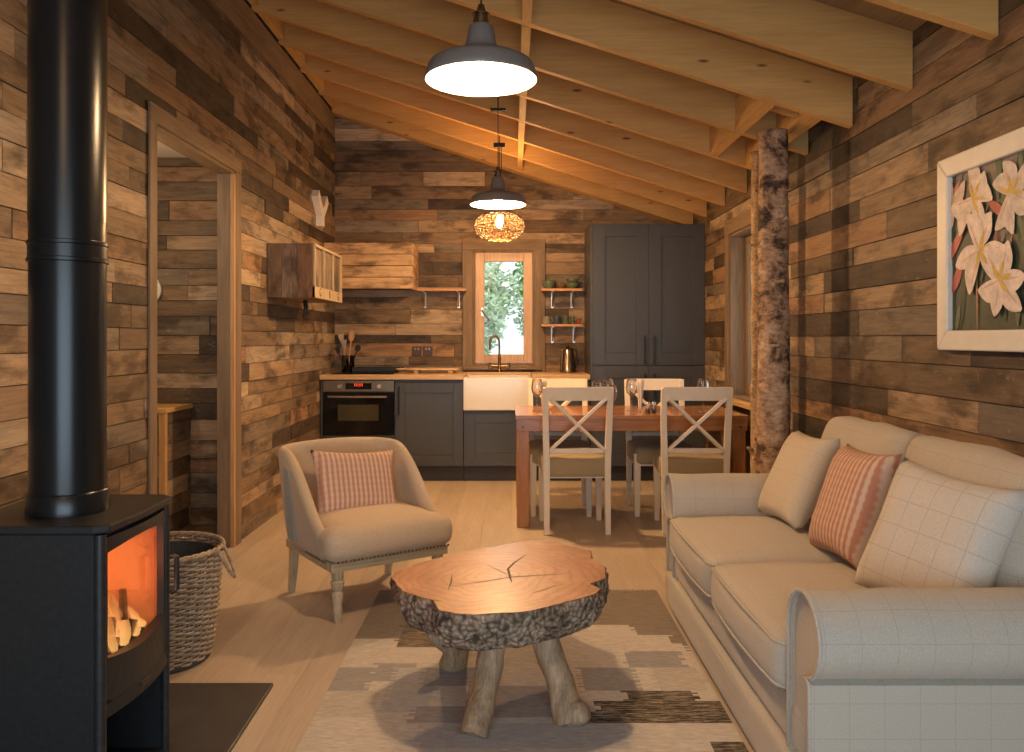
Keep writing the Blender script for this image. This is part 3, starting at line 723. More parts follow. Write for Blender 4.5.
# hob with griddle
t = thing('hob', 'black glass hob set in the worktop above the oven', 'hob', (-1.28, 7.24, .9105))
b = MB(); b.bb(-.27, .27, -.23, .21, 0, .008); b.build('glass_top', M['gloss'], t, bevel=.002)
b = MB()
for x, y, r in ((-.13, -.1, .075), (.13, -.1, .095), (-.13, .1, .095), (.13, .1, .075)): b.lathe([(r, .0083), (r+.003, .0083)], (x, y, 0), 32)
b.build('cooking_ring', M['steel'], t)
t = thing('griddle_pan', 'black griddle pan lying on the hob', 'pan', (-1.22, 7.33, .9195))
b = MB(); b.bb(-.19, .19, -.10, .11, 0, .008); b.bb(-.19, -.182, -.10, .11, .008, .04); b.bb(.182, .19, -.10, .11, .008, .04); b.bb(-.182, .182, -.10, -.092, .008, .04); b.bb(-.182, .182, .102, .11, .008, .04); b.build('pan_body', M['iron'], t, bevel=.002)
b = MB(); b.tube([(.19, 0, .03), (.26, 0, .035)], .010, 8); b.build('handle', M['iron'], t, smooth=True)
# footed board
t = thing('serving_board', 'pale wooden footed serving board on the worktop left of the sink', 'board', (-.72, 7.28, .911))
b = MB(); b.soft((.02, 0, .034), (.46, .22, .018), .009, cuts=6); b.soft((-.25, .0, .034), (.12, .05, .016), .008, cuts=4); b.build('slab', M['bambooboard'], t, smooth=True)
for x in (-.12, .18):
    b = MB(); b.bb(x-.02, x+.02, -.09, .09, .001, .026); b.build('foot', M['bambooboard'], t, bevel=.002)
# utensil pot
t = thing('utensil_pot', 'glass jar of kitchen utensils in the left corner of the worktop', 'jar', (-1.46, 7.30, .911))
b = MB(); b.lathe([(0, .003), (.05, .001), (.056, .008), (.058, .15), (.06, .155), (.055, .153), (.052, .01), (0, .008)], seg=28); b.build('jar', thinglass('jar_glass', (.45, .42, .38), .15), t, smooth=True)
def utensil(name, label, m, p0, p1, kind):
    b = MB(); p0 = Vector(p0); p1 = Vector(p1); d = (p1-p0); L = d.length
    b.tube([p0, p0+d*.75], .006, 8)
    e = p0+d*.75; u = d.normalized(); s = Vector((1, 0, 0)); s = (s-u*s.dot(u)).normalized(); w = .026
    if kind == 'spoon':
        pts = []
        for k in range(14):
            a = 2*PI*k/14; pts.append(e+u*(L*.13-L*.13*math.cos(a))+s*w*math.sin(a)*(1.1 if k in (6, 7, 8) else 1))
    else: pts = [e-s*.012, e+u*L*.25-s*w, e+u*L*.27+s*w, e+s*.012]
    n = u.cross(s)*.004; k = len(pts)
    b.add([p-n for p in pts]+[p+n for p in pts], [tuple(range(k)), tuple(range(2*k-1, k-1, -1))]+[(i, (i+1) % k, k+(i+1) % k, k+i) for i in range(k)])
    tag(b.build(name, m, smooth=False), label, 'utensil', 'utensils in the jar')
c0 = Vector((-1.46, 7.30, .92))
utensil('wooden_spoon', 'tall wooden spoon in the utensil jar, right of centre', M['pine_z'], c0+Vector((.0, 0, 0)), c0+Vector((.035, 0, .36)), 'spoon')
utensil('wooden_spoon', 'slimmer wooden spatula leaning left in the utensil jar', M['oakleg'], c0+Vector((-.01, .01, 0)), c0+Vector((-.065, .01, .33)), 'spat')
utensil('whisk', 'steel utensil between the wooden spoons in the jar', M['steel'], c0+Vector((-.015, -.02, 0)), c0+Vector((-.03, -.03, .28)), 'spat')
utensil('ladle', 'black plastic ladle leaning right in the utensil jar', M['black'], c0+Vector((.02, -.01, 0)), c0+Vector((.10, -.02, .24)), 'spoon')
utensil('turner', 'dark utensil low at the left of the utensil jar', M['iron'], c0+Vector((-.02, -.03, 0)), c0+Vector((-.09, -.04, .22)), 'spat')

# ------------------------------------------------------------------ left wall fittings
t = thing('wall_crate', 'weathered wooden wall crate with three lettered compartments', 'crate', (XL+.004, 5.45, 1.49))
W, D, H = .87, .30, .36
b = MB()
for i, (a, c) in enumerate(((0, .095), (.096, .20), (.201, .30))):
    col = [(.24, .16, .10), (.33, .25, .19), (.26, .15, .09)][i]
    b.bb(a, c-.001, 0, .018, 0, H, (*col, i*.3)); b.bb(a, c-.001, W-.018, W, 0, H, (*col, i*.3+.1)); b.bb(a, c-.001, .018, W-.018, H-.018, H, (*col, .5)); b.bb(a, c-.001, .018, W-.018, 0, .018, (*col, .7))
b.bb(0, .015, .018, W-.018, .018, H-.018, (.12, .08, .05, .9)); b.build('box', M['rz'], t)
b = MB(); fw = .018
for y in (0, W/3-.006, 2*W/3-.006, W-fw): b.bb(D, D+.016, y, y+fw*(.7 if 0 < y < W-.1 else 1), 0, H)
b.bb(D, D+.017, fw, W-fw, H-fw, H); b.build('front_frame', M['oakleg'], t, bevel=.001)
b = MB(); b.bb(D, D+.018, .0, W, 0, .075); lb = b.build('name_rail', M['oakleg'], t, bevel=.001)
for i, s in enumerate('GBG'): text_mesh(s, .08, (D+.0188, W*(.17+.33*i), .038), (R(90), 0, R(90)), M['ink'], 'stencil_letter', lb)
b = MB(); b.bb(D-.02, D-.004, fw, W-fw, .075, H-fw, (.26, .20, .15, .3)); b.build('inner_board', M['rz'], t)
b = MB()
for y, l in ((5.72, .13), (5.78, .10)): b.tube([(XL+.18, y, 1.487), (XL+.185, y, 1.487-l*.5), (XL+.175, y+.01, 1.487-l)], .008, 6); 
tag(b.build('hanging_strap', M['cable'], smooth=True), 'black strap hanging down from the wall crate', 'strap')
# letter on the wall
ys = [5.93, 6.0, 6.06]
b = MB(); t = thing('wall_letter', 'white wooden letter Y on the left wall above the crate', 'letter', (XL+.003, 6.84, 2.27))
def armp(p, q, w, mb, x0, x1):
    p = Vector(p); q = Vector(q); d = (q-p).normalized(); n = Vector((-d.y, d.x))*w/2
    mb.prism([tuple(p-n), tuple(q-n), tuple(q+n), tuple(p+n)], 'x', x0, x1)
b = MB(); armp((.0, -.12), (.0, .0), .075, b, 0, .055); armp((.0, -.02), (.17, .13), .075, b, 0, .0548); armp((.0, -.02), (-.17, .13), .075, b, 0, .0546); b.build('body', M['letterface'], t)

# ------------------------------------------------------------------ birch posts
def birch(name, label, x, y, r0, r1, ztop, seed, m, flaps):
    t = thing(name, label, 'post', (x, y, 0)); rng = random.Random(seed); b = MB()
    seg = 36; rows = 70
    prof = [(r0+(r1-r0)*i/rows+.004*noise.noise(Vector((i*.3, seed, 0))), .002+(ztop-.002)*i/rows) for i in range(rows+1)]
    b.lathe(prof, (0, 0, 0), seg, True, True, wob=lambda a, z: .007*noise.noise(Vector((math.cos(a)*1.6, math.sin(a)*1.6, z*5+seed)))+.003*noise.noise(Vector((math.cos(a)*6, math.sin(a)*6, z*16))))
    b.build('trunk', m, t, smooth=True)
    f = MB()
    for i in range(flaps):
        a = rng.uniform(PI*.75, PI*1.75); z = rng.uniform(.3, ztop-.2); r = r0+(r1-r0)*z/ztop+.001; h = rng.uniform(.003, .010); w = rng.uniform(.3, .9); pts = []
        for k in range(5):
            aa = a+w*(k/4-.5); rr = r+ (k/4)**2*rng.uniform(.004, .018)
            pts.append((rr*math.cos(aa), rr*math.sin(aa), z))
        f.add([(p[0], p[1], p[2]-h*rng.uniform(.3, 1.5)) for p in pts]+[(p[0], p[1], p[2]+h*rng.uniform(.2, 1)) for p in pts], [(k, k+1, k+6, k+5) for k in range(4)])
    tag(f.build('peeling_bark', M['birchpale'], t), kind='stuff')
    for i in range(3):
        z = ztop*(.25+.27*i); a = PI*(1.1+.25*i); q = MB(); q.tube([(r0*.8*math.cos(a), r0*.8*math.sin(a), z), ((r0+.03)*math.cos(a), (r0+.03)*math.sin(a), z+.02)], [.014, .009], 8); q.build('branch_stub', m, t, smooth=True)
    return t
birch('birch_post', 'thick birch trunk post holding the roof behind the sofa', 1.367, 4.29, .088, .074, 2.30, 3, M['birch'], 30)
birch('birch_post', 'slim pale birch trunk standing just behind the thick post', 1.425, 4.72, .052, .046, 2.29, 8, M['birchpale'], 26)

# ------------------------------------------------------------------ picture
pic = thing('framed_picture', 'cream framed painting of white lilies on the right wall', 'picture', (0, 0, 0))
PX = XR-.004; py0, py1, pz0, pz1 = 2.33, 3.095, 1.175, 1.885; fw = .072
def frm(y0, y1, z0, z1, poly):
    b = MB(); b.prism(poly, 'x', PX-.035, PX); return b
b = MB()
b.prism([(py0, pz0), (py1, pz0), (py1-fw, pz0+fw), (py0+fw, pz0+fw)], 'x', PX-.034, PX)
b.prism([(py0, pz1), (py1, pz1), (py1-fw, pz1-fw), (py0+fw, pz1-fw)], 'x', PX-.034, PX)
b.prism([(py0, pz0), (py0, pz1), (py0+fw, pz1-fw), (py0+fw, pz0+fw)], 'x', PX-.034, PX)
b.prism([(py1, pz0), (py1, pz1), (py1-fw, pz1-fw), (py1-fw, pz0+fw)], 'x', PX-.034, PX)
b.build('frame', M['white'], pic, bevel=.006)
b = MB(); rng = random.Random(12); xa = PX-.012
ay0, ay1, az0, az1 = py0+fw-.004, py1-fw+.004, pz0+fw-.004, pz1-fw+.004
nx, nz = 16, 16
for i in range(nx):
    for k in range(nz):
        y = ay0+(ay1-ay0)*i/nx; z = az0+(az1-az0)*k/nz; h = k/nz; q = noise.noise(Vector((i*.35, k*.35, 4)))
        c = Vector((.045, .06, .04)).lerp(Vector((.20, .16, .14)), max(0, min(1, (h-.5)*1.6+q)))
        b.add([(xa, y, z), (xa, y+(ay1-ay0)/nx, z), (xa, y+(ay1-ay0)/nx, z+(az1-az0)/nz), (xa, y, z+(az1-az0)/nz)], [(0, 1, 2, 3)], (c.x, c.y, c.z, 0))
lay = [0]
def wp(px, py):
    s = (px-CX)/XR; return (F/s, EYE+(CY-py)/s)
def petal(p, q, w, col, bend=0):
    p = Vector(p); q = Vector(q); d = q-p; n = Vector((-d.y, d.x)).normalized(); lay[0] += 1; x = xa-.0004-lay[0]*.00008
    L = []; Rr = []; k = 7
    for i in range(k+1):
        t = i/k; wd = w*math.sin(PI*min(1, t*.93+.05))**.7; cc = p+d*t+n*bend*math.sin(PI*t)
        L.append(cc+n*wd); Rr.append(cc-n*wd)
    for i in range(k):
        vs = []
        for v in (L[i], L[i+1], Rr[i+1], Rr[i]):
            vs.append((x, max(ay0, min(ay1, v.x)), max(az0, min(az1, v.y))))
        sh = .93+.10*(i/k)-.3*noise.noise(Vector((lay[0], i, 0)))
        b.add(vs, [(0, 1, 2, 3)], (col[0]*sh, col[1]*sh, col[2]*sh, 0))
def lily(cx_, cy_, r, a0, col=(.72, .62, .55)):
    c = Vector(wp(cx_, cy_))
    for k in range(6):
        a = a0+k*PI/3+rng.uniform(-.2, .2); q = c+Vector((math.cos(a), math.sin(a)))*r*rng.uniform(.8, 1.15)
        petal(c, q, r*.26, col, rng.uniform(-.03, .03)); petal(c+(q-c)*.1, c+(q-c)*.97, r*.13, (col[0]*1.08, col[1]*1.08, col[2]*1.08), rng.uniform(-.02, .02)); petal(c, c+(q-c)*.8, r*.03, (.60, .42, .36))
    for k in range(4): petal(c, c+Vector((math.cos(a0+k), math.sin(a0+k)))*r*.45, r*.06, (.62, .42, .08))
for k in range(46):
    p = Vector((rng.uniform(ay0, ay1), rng.uniform(az0, az1))); petal(p, p+Vector((rng.uniform(-.08, .08), rng.uniform(.05, .2))), .014, rng.choice([(.05, .09, .045), (.09, .13, .08), (.03, .05, .03), (.14, .13, .15), (.16, .07, .06)]))
for (a, c_, w, col) in (((950, 268), (972, 222), .02, (.50, .13, .10)), ((958, 292), (968, 262), .022, (.42, .09, .08)), ((948, 215), (966, 180), .012, (.45, .16, .11)), ((1014, 217), (994, 201), .018, (.42, .08, .05)), ((1004, 300), (1018, 235), .012, (.40, .12, .09))):
    petal(wp(*a), wp(*c_), w, col)
petal(wp(983, 330), wp(982, 225), .006, (.30, .17, .08)); petal(wp(990, 218), wp(998, 190), .005, (.15, .12, .08))
lily(956, 205, .11, .5, (.60, .47, .43)); lily(1018, 192, .13, .3, (.60, .53, .49)); lily(980, 199, .135, 1.2, (.68, .58, .50)); lily(987, 250, .15, 2.0, (.70, .60, .55)); lily(1008, 280, .145, .9, (.70, .60, .55))
b.build('painting', M['paint'], pic)

# ------------------------------------------------------------------ pendant lamps
def pendant(label, x, y, zr, r, ztop):
    t = thing('pendant_lamp', label, 'lamp', (x, y, zr), 0, 'grey enamel pendant lamps'); k = r/.18
    prof = [(.18, 0), (.183, .004), (.180, .018), (.172, .044), (.163, .056), (.140, .068), (.100, .080), (.070, .092), (.054, .104), (.048, .125), (.040, .172), (.034, .178), (0, .178)]
    prof = [(a*k, z*k) for a, z in prof]
    b = MB(); b.lathe(prof, seg=56); b.build('lamp_shade', M['lampgrey'], t, smooth=True, auto=50)
    inn = [(.1795*k, 0), (.177*k, .018*k), (.169*k, .042*k), (.160*k, .053*k), (.137*k, .065*k), (.098*k, .077*k), (.068*k, .089*k), (.045*k, .105*k), (0, .107*k)]
    b = MB(); b.lathe(inn, seg=56); b.build('shade_lining', M['lampin'], t, smooth=True)
    b = MB(); b.lathe([(.026*k, .178*k), (.026*k, .20*k), (.022*k, .202*k), (.022*k, .208*k), (.028*k, .210*k), (.028*k, .216*k), (.016*k, .222*k), (.010*k, .245*k), (0, .246*k)], seg=20); b.build('cap', M['chrome'], t, smooth=True, auto=50)
    b = MB(); b.lathe([(0, .005), (.02, .01), (.03, .03), (.026, .05), (.014, .07), (.012, .088)], seg=20); b.build('bulb', M['bulb'], t, smooth=True)
    b = MB(); b.tube([(0, 0, .205*k), (.0, 0, ztop-zr)], .0035, 6); b.build('cable', M['cable'], t)
    return t
P1 = (-.100, 2.66, 2.056); P2 = (-.09, 5.30, 2.080)
pendant('large grey pendant lamp hanging nearest, above the coffee table', *P1, .18, rz(-.1)+.23)
t2 = pendant('grey pendant lamp hanging above the dining table', *P2, .18, 2.46)
b = MB(); b.tube([(.0, .0, .38), (.012, 0, .40), (.02, 0, .385), (.022, 0, .20)], .003, 6); b.bb(-.03, .045, -.012, .012, .375, .40); b.tube([(0, 0, .38), (0, 0, .61)], .0025, 6); b.bb(-.05, .05, -.02, .02, .605, .622); b.tube([(0, 0, .62), (0, 0, .70)], .004, 6); b.tube([(0, 0, .70), (0, -.10, .72)], .004, 6); b.build('cable_pulley', M['cable'], t2)
# woven lamp
WX, WY, WZ = -.10, 6.60, 2.115
t = thing('woven_pendant', 'round woven rattan pendant lamp by the kitchen window', 'lamp', (WX, WY, WZ))
b = MB(); rng = random.Random(4); A, Bz = .20, .115
def sup(ph): c = math.cos(ph); s = math.sin(ph); return (A*math.copysign(abs(c)**.75, c), Bz*math.copysign(abs(s)**.85, s))
for i in range(17):
    ph = R(-66+132*i/16); r, z = sup(ph); n = 72; q = rng.uniform(0, 6)
    b.tube([((r+.006*math.sin(18*a+i*PI+q))*math.cos(a), (r+.006*math.sin(18*a+i*PI+q))*math.sin(a), z+.004*math.sin(11*a+q)) for a in [2*PI*k/n for k in range(n)]], .0035, 4, closed=True)
for i in range(64):
    a0 = 2*PI*i/64; sg = 1 if i % 2 else -1
    b.tube([((sup(R(-66+132*k/10))[0]+.003)*math.cos(a0+sg*k*.05), (sup(R(-66+132*k/10))[0]+.003)*math.sin(a0+sg*k*.05), sup(R(-66+132*k/10))[1]) for k in range(11)], .0026, 4)
b.build('woven_shade', M['rattan'], t, smooth=True)
b = MB(); b.lathe([(0, -.01), (.022, 0), (.032, .03), (.026, .055), (.014, .075), (.013, .09)], seg=20); b.build('bulb', M['bulb'], t, smooth=True)
b = MB(); b.tube([(0, 0, .09), (0, 0, .13)], .016, 12); b.tube([(0, 0, .13), (0, 0, rz(WX)+.23-WZ)], .0035, 6); b.build('cable', M['cable'], t, smooth=True, auto=50)

# ------------------------------------------------------------------ dining table and chairs
TZ = .725; tx0, tx1, ty0, ty1 = .022, 1.51, 5.24, 6.0
t = thing('dining_table', 'reddish wooden dining table in front of the kitchen', 'table', ((tx0+tx1)/2, (ty0+ty1)/2, 0))
def TM(): q = MB(); q.m = Matrix.Translation((-(tx0+tx1)/2, -(ty0+ty1)/2, 0)); return q
b = TM()
for i in range(5):
    w = (ty1-ty0)/5; b.bb(tx0, tx1, ty0+i*w+.0005, ty0+(i+1)*w-.0005, TZ-.028, TZ)
b.build('tabletop', M['table'], t, bevel=.002)
b = TM(); b.bb(tx0+.005, tx1-.005, ty0+.006, ty0+.03, TZ-.10, TZ-.029); b.bb(tx0+.005, tx1-.005, ty1-.03, ty1-.006, TZ-.10, TZ-.029); b.bb(tx0+.005, tx0+.03, ty0+.03, ty1-.03, TZ-.10, TZ-.029); b.bb(tx1-.03, tx1-.005, ty0+.03, ty1-.03, TZ-.10, TZ-.029); b.build('apron', M['table'], t, bevel=.002)
for x in (tx0+.008, tx1-.088):
    for y in (ty0+.031, ty1-.111):
        b = TM(); b.bb(x, x+.08, y-.0+(.0 if y < 5.5 else 0), y+.08, .001, TZ-.029); b.build('leg', M['tableleg'], t, bevel=.003)
for x in (tx0+.048, tx1-.048):
    b = TM(); b.tube([(x, ty0+.006, TZ-.075), (x, ty0+.0005, TZ-.075)], .007, 10); b.build('bolt_head', M['black'], t)
def make_chair():
    t = thing('dining_chair', 'x', 'chair', group='cream cross-back dining chairs')
    hw = .19; SZ = .44
    # local: back at +y ; front at -y ; the chair faces -y ; origin mid floor
    for s in (-1, 1):
        b = MB(); x = s*hw
        pts = [(x, .205, 0), (x, .19, .22), (x, .185, .44), (x*1.04, .20, .68), (x*1.06, .243, .914)]
        b.tube(pts, [.026, .029, .031, .029, .026], 4, sq=(1, .9)); b.build('leg', M['chair'], t, bevel=.003)
        b = MB(); b.tube([(x, -.20, 0), (x, -.195, .2), (x, -.195, .43)], [.023, .030, .032], 4); b.build('leg', M['chair'], t, bevel=.003)
    b = MB(); b.bb(-hw+.02, hw-.02, -.205, -.18, .345, .36); b.bb(-hw+.02, hw-.02, .155, .175, .345, .36)
    for s in (-1, 1): b.bb(s*hw-.012, s*hw+.012, -.17, .165, .345, .36)
    b.build('seat_rail', M['chair'], t, bevel=.003)
    b = MB(); b.soft((0, -.012, .415), (.425, .425, .125), .03, (0, 0, .012), 8); b.build('seat', M['seatpad'], t, smooth=True)
    b = MB()   # curved top rail
    n = 8
    for i in range(n):
        x0 = -.203+.406*i/n; x1 = -.203+.406*(i+1)/n; c0 = .02*(1-(2*i/n-1)**2); c1 = .02*(1-(2*(i+1)/n-1)**2)
        b.add([(x0, .222+c0, .835), (x1, .222+c1, .835), (x1, .250+c1, .835), (x0, .250+c0, .835), (x0, .236+c0, .918), (x1, .236+c1, .918), (x1, .262+c1, .918), (x0, .262+c0, .918)], [(0, 1, 5, 4), (3, 7, 6, 2), (4, 5, 6, 7), (0, 3, 2, 1)]+([(0, 4, 7, 3)] if i == 0 else [])+([(1, 2, 6, 5)] if i == n-1 else []))
    b.build('top_rail', M['chair'], t)
    b = MB(); b.bb(-hw+.02, hw-.02, .184, .206, .505, .535); b.build('lower_rail', M['chair'], t, bevel=.003)
    for s in (-1, 1):
        b = MB(); p = Vector((-s*.165, .193+.001*s, .525)); q = Vector((s*.178, .238+.001*s, .85))
        b.tube([p, (p+q)/2+Vector((0, .004, 0)), q], .046, 4, sq=(1, .28)); b.build('cross_brace', M['chair'], t)
    return t
ch = make_chair()
spots = [('cream cross-back dining chair at the near side of the table, left, back towards the room', .398, 5.285, 180+2),
         ('cream cross-back dining chair at the near side of the table, partly behind the sofa arm', 1.15, 5.285, 180-3),
         ('cream cross-back dining chair on the kitchen side of the table, in front of the sink', .335, 5.80, 0),
         ('cream cross-back dining chair on the kitchen side of the table, in front of the larder', 1.045, 5.80, 0)]
for i, (lab, x, y, a) in enumerate(spots):
    c = ch if i == 0 else copy_tree(ch)
    c['label'] = lab; c.location = (x, y, .001); c.rotation_euler = (0, 0, R(a))
# table setting
def wine(label, x, y, k=1.0):
    b = MB(); b.lathe([(0, .002), (.033, 0), (.034, .003), (.006, .008), (.0045, .02), (.0045, .085), (.012, .095), (.036, .125), (.041, .155), (.037, .19), (.031, .215), (.030, .215), (.036, .19), (.0395, .155), (.034, .126), (.010, .098), (0, .096)], seg=24)
    b.v = [(p[0]*k, p[1]*k, p[2]*k) for p in b.v]
    return tag(b.build('wine_glass', M['glass'], smooth=True, loc=(x, y, TZ+.001)), label, 'glass', 'wine glasses on the dining table')
wine('wine glass at the left end of the dining table', .17, 5.56)
wine('tall wine glass in the middle of the table above the near left chair back', .66, 5.62)
wine('wine glass just right of the near left chair back, closer to the table edge', .655, 5.36, .85)
wine('wine glass with a napkin in it, right of the middle of the table', .815, 5.58)
wine('wine glass at the right end of the table above the near right chair back', 1.30, 5.58)
wine('small wine glass at the far left behind the near chair back', .60, 5.80, .9)
def napkin(label, x, y, seed):
    rng = random.Random(seed); b = MB()
    prof = []; n = 24
    for i in range(9):
        z = .0+.215*i/8; r = [.009, .010, .011, .012, .013, .016, .020, .024, .020][i]*1.0; prof.append((r, z))
    b.lathe(prof, (0, 0, 0), n, True, True, wob=lambda a, z: (.002+.02*z)*math.sin(5*a+seed+z*6))
    return tag(b.build('napkin', M['napkin'], smooth=True, loc=(x, y, TZ+.002)), label, 'napkin', 'rolled napkins on the dining table')
napkin('pale folded napkin standing beside the wine glass right of the middle', .862, 5.52, 1)
napkin('pale folded napkin standing beside the left end wine glass', .215, 5.64, 3)
def shaker(label, x, y):
    t = thing('salt_shaker', label, 'shaker', (x, y, TZ+.001), 0, 'salt and pepper shakers')
    b = MB(); b.lathe([(0, 0), (.017, 0), (.018, .01), (.015, .05)], seg=16); b.build('glass_body', M['glass'], t, smooth=True)
    b = MB(); b.lathe([(0, .001), (.015, .001), (.014, .03), (0, .03)], seg=16); b.build('contents', M['ink'] if 'pepper' in label else M['white'], t, smooth=True)
    b = MB(); b.lathe([(.0165, .05), (.0165, .06), (.010, .072), (0, .074)], seg=16); b.build('cap', M['steel'], t, smooth=True)
shaker('pepper shaker right of the napkin on the dining table', .895, 5.40); shaker('salt shaker beside the pepper shaker on the dining table', .94, 5.44)
def place(x, y, a, what, i):
    b = MB(); b.tube([(-.09, 0, .003), (.03, 0, .003)], .004, 6, sq=(1, .5)); b.soft((.062, 0, .004), (.06, .022, .004), .002, cuts=2)
    o = b.build(what, M['steel'], loc=(x, y, TZ+.001)); o.rotation_euler = (0, 0, R(a)); return o
for i, (x, y, w, l) in enumerate(((.25, 5.34, 'fork', 'fork on the near left place of the dining table'), (.50, 5.34, 'knife', 'knife on the near left place of the dining table'), (.99, 5.34, 'fork', 'fork on the near right place of the dining table'), (1.25, 5.34, 'knife', 'knife on the near right place of the dining table'), (.24, 5.88, 'fork', 'fork on the far left place of the dining table'), (1.15, 5.88, 'knife', 'knife on the far right place of the dining table'))):
    tag(place(x, y, 90 if y < 5.5 else -90, w, i), l, 'cutlery', 'cutlery on the dining table')

# ------------------------------------------------------------------ armchair
AC = thing('armchair', 'low beige linen armchair with turned oak legs and a nailhead seat edge', 'armchair', (-.693, 3.862, .001), R(35))
def pathU():
    p = []
    for i in range(9): p.append((-.285, -.215+.40*i/8))
    for k in range(1, 5): a = k*PI/2/5; p.append((-.285+.09*(1-math.cos(a)), .185+.09*math.sin(a)))
    for i in range(9): p.append((-.195+.39*i/8, .275))
    for k in range(1, 5): a = k*PI/2/5; p.append((.195+.09*math.sin(a), .185+.09*math.cos(a)))
    for i in range(9): p.append((.285, .185-.40*i/8))
    return p
def ztop(p):
    f = max(0, min(1, (p[1]+.20)/.34)); f = f*f*(3-2*f)
    return .395+(.695-.395)*f+(.018*(1-(p[0]/.3)**2) if p[1] > .2 else 0)
b = MB(); pu = pathU(); n = len(pu); sec = []
for i, p in enumerate(pu):
    a = Vector(pu[max(0, i-1)]); c = Vector(pu[min(n-1, i+1)]); d = (c-a).normalized(); nn = Vector((-d.y, d.x))   # outward (left of travel)
    zt = ztop(p); zb = .245; th = .028
    def pt(off, z):
        k = (z-.25)/.5; q = Vector(p)+nn*off
        return (q.x*(1+.02*k), q.y+(.11*k if p[1] > .1 else .11*k*max(0, (p[1]+.2)/.3)), z)
    sec.append([pt(-th*.8, zb), pt(-th, (zb+zt)/2), pt(-th*1.0, zt-.03), pt(-th*.5, zt-.003), pt(th*.4, zt), pt(th, zt-.025), pt(th*.85, (zb+zt)/2), pt(th*.75, zb)])
vs = [q for s_ in sec for q in s_]; m_ = 8; fs = []
for i in range(n-1):
    for k in range(m_): fs.append((i*m_+k, i*m_+(k+1) % m_, (i+1)*m_+(k+1) % m_, (i+1)*m_+k))
fs.append(tuple(range(m_))); fs.append(tuple(range(n*m_-1, (n-1)*m_-1, -1)))
b.add(vs, fs); b.build('backrest', M['linen'], AC, smooth=True, subsurf=2)
b = MB()
b.soft((0, -.045, .335), (.54, .53, .15), .055, (0, .0, .022), 10); b.soft((0, -.235, .332), (.625, .17, .145), .06, (0, .01, .012), 8)
b.build('seat', M['linen'], AC, smooth=True)
b = MB(); b.bb(-.285, .285, -.285, -.25, .222, .262); b.bb(-.285, -.255, -.25, .27, .222, .262); b.bb(.255, .285, -.25, .27, .222, .262); b.bb(-.255, .255, .24, .27, .222, .262); b.build('seat_frame', M['oakx'], AC, bevel=.004)
for s in (-1, 1):
    b = MB(); b.lathe([(.013, 0), (.016, .01), (.019, .045), (.022, .06), (.018, .066), (.022, .09), (.026, .125), (.020, .135), (.024, .142), (.029, .165), (.030, .175), (.020, .182), (.026, .190), (.026, .222)], (s*.245, -.255, .002), 20, True); b.build('leg', M['oakleg'], AC, smooth=True, auto=60)
    b = MB(); b.tube([(s*.255, .275, 0.002), (s*.255, .25, .12), (s*.255, .24, .222)], [.020, .025, .028], 4); b.build('leg', M['oakleg'], AC, bevel=.003)
for q in [((-.268+.536*i/29, -.3175, .272), (.010, .006, .010)) for i in range(30)]+[((-.312, -.28+.02*i, .272), (.006, .010, .010)) for i in range(12)]:
    b = MB(); b.soft(q[0], q[1], .0029, cuts=2); b.build('nailhead', M['nail'], AC, smooth=True)
b = MB(); b.add([(-.318, .0, .30), (-.318, .10, .30), (-.337, .13, .62), (-.336, .06, .60)], [(0, 1, 2, 3)]); 
b = MB(); b.prism([(.07, .29), (.16, .29), (.215, .615), (.14, .60)], 'x', -.316, -.300); 
for i, v in enumerate(b.v): b.v[i] = (v[0]-(v[2]-.29)*.012, v[1], v[2])
b.build('side_panel', M['greylinen'], AC)
def pillow(name, w, h, th, m, label, cat='cushion', group=None, n=18, pipe=None):
    mb = MB(); g = {}
    vs = []; fs = []
    for side in (-1, 1):
        for j in range(n+1):
            for i in range(n+1):
                u = 2*i/n-1; v = 2*j/n-1
                e = ((1-u**4)*(1-v**4)); tt = th/2*e**.45
                x = w/2*u*(1-.10*(1-v*v)*abs(u)); z = h/2*v*(1-.10*(1-u*u)*abs(v))
                tt += .004*noise.noise(Vector((u*3, v*3, side+w*9)))*e
                vs.append((x, side*tt, z))
    N1 = (n+1)*(n+1)
    for side in (0, 1):
        for j in range(n):
            for i in range(n):
                a = side*N1+j*(n+1)+i; q = (a, a+1, a+n+2, a+n+1); fs.append(q)
    mb.add(vs, fs)
    o = mb.build(name, m, smooth=True)
    bm = bmesh.new(); bm.from_mesh(o.data); bmesh.ops.remove_doubles(bm, verts=bm.verts[:], dist=.0001); bmesh.ops.recalc_face_normals(bm, faces=bm.faces[:]); bm.to_mesh(o.data); bm.free()
    return tag(o, label, cat, group)
def pose(o, c, yaw, lean, roll=0):
    # normal local -y ; lean: top goes away from the front ; roll in plane
    o.matrix_world = Matrix.Translation(c) @ Matrix.Rotation(R(yaw), 4, 'Z') @ Matrix.Rotation(R(-lean), 4, 'X') @ Matrix.Rotation(R(roll), 4, 'Y')
pl = pillow('scatter_cushion', .43, .34, .13, M['chairstripe'], 'pink and cream striped cushion propped on the armchair', group='striped cushions')
lc = Matrix.Translation((-.693, 3.862, 0)) @ Matrix.Rotation(R(35), 4, 'Z') @ Vector((.0, .10, .520))
pose(pl, lc, 35, 26, 5)

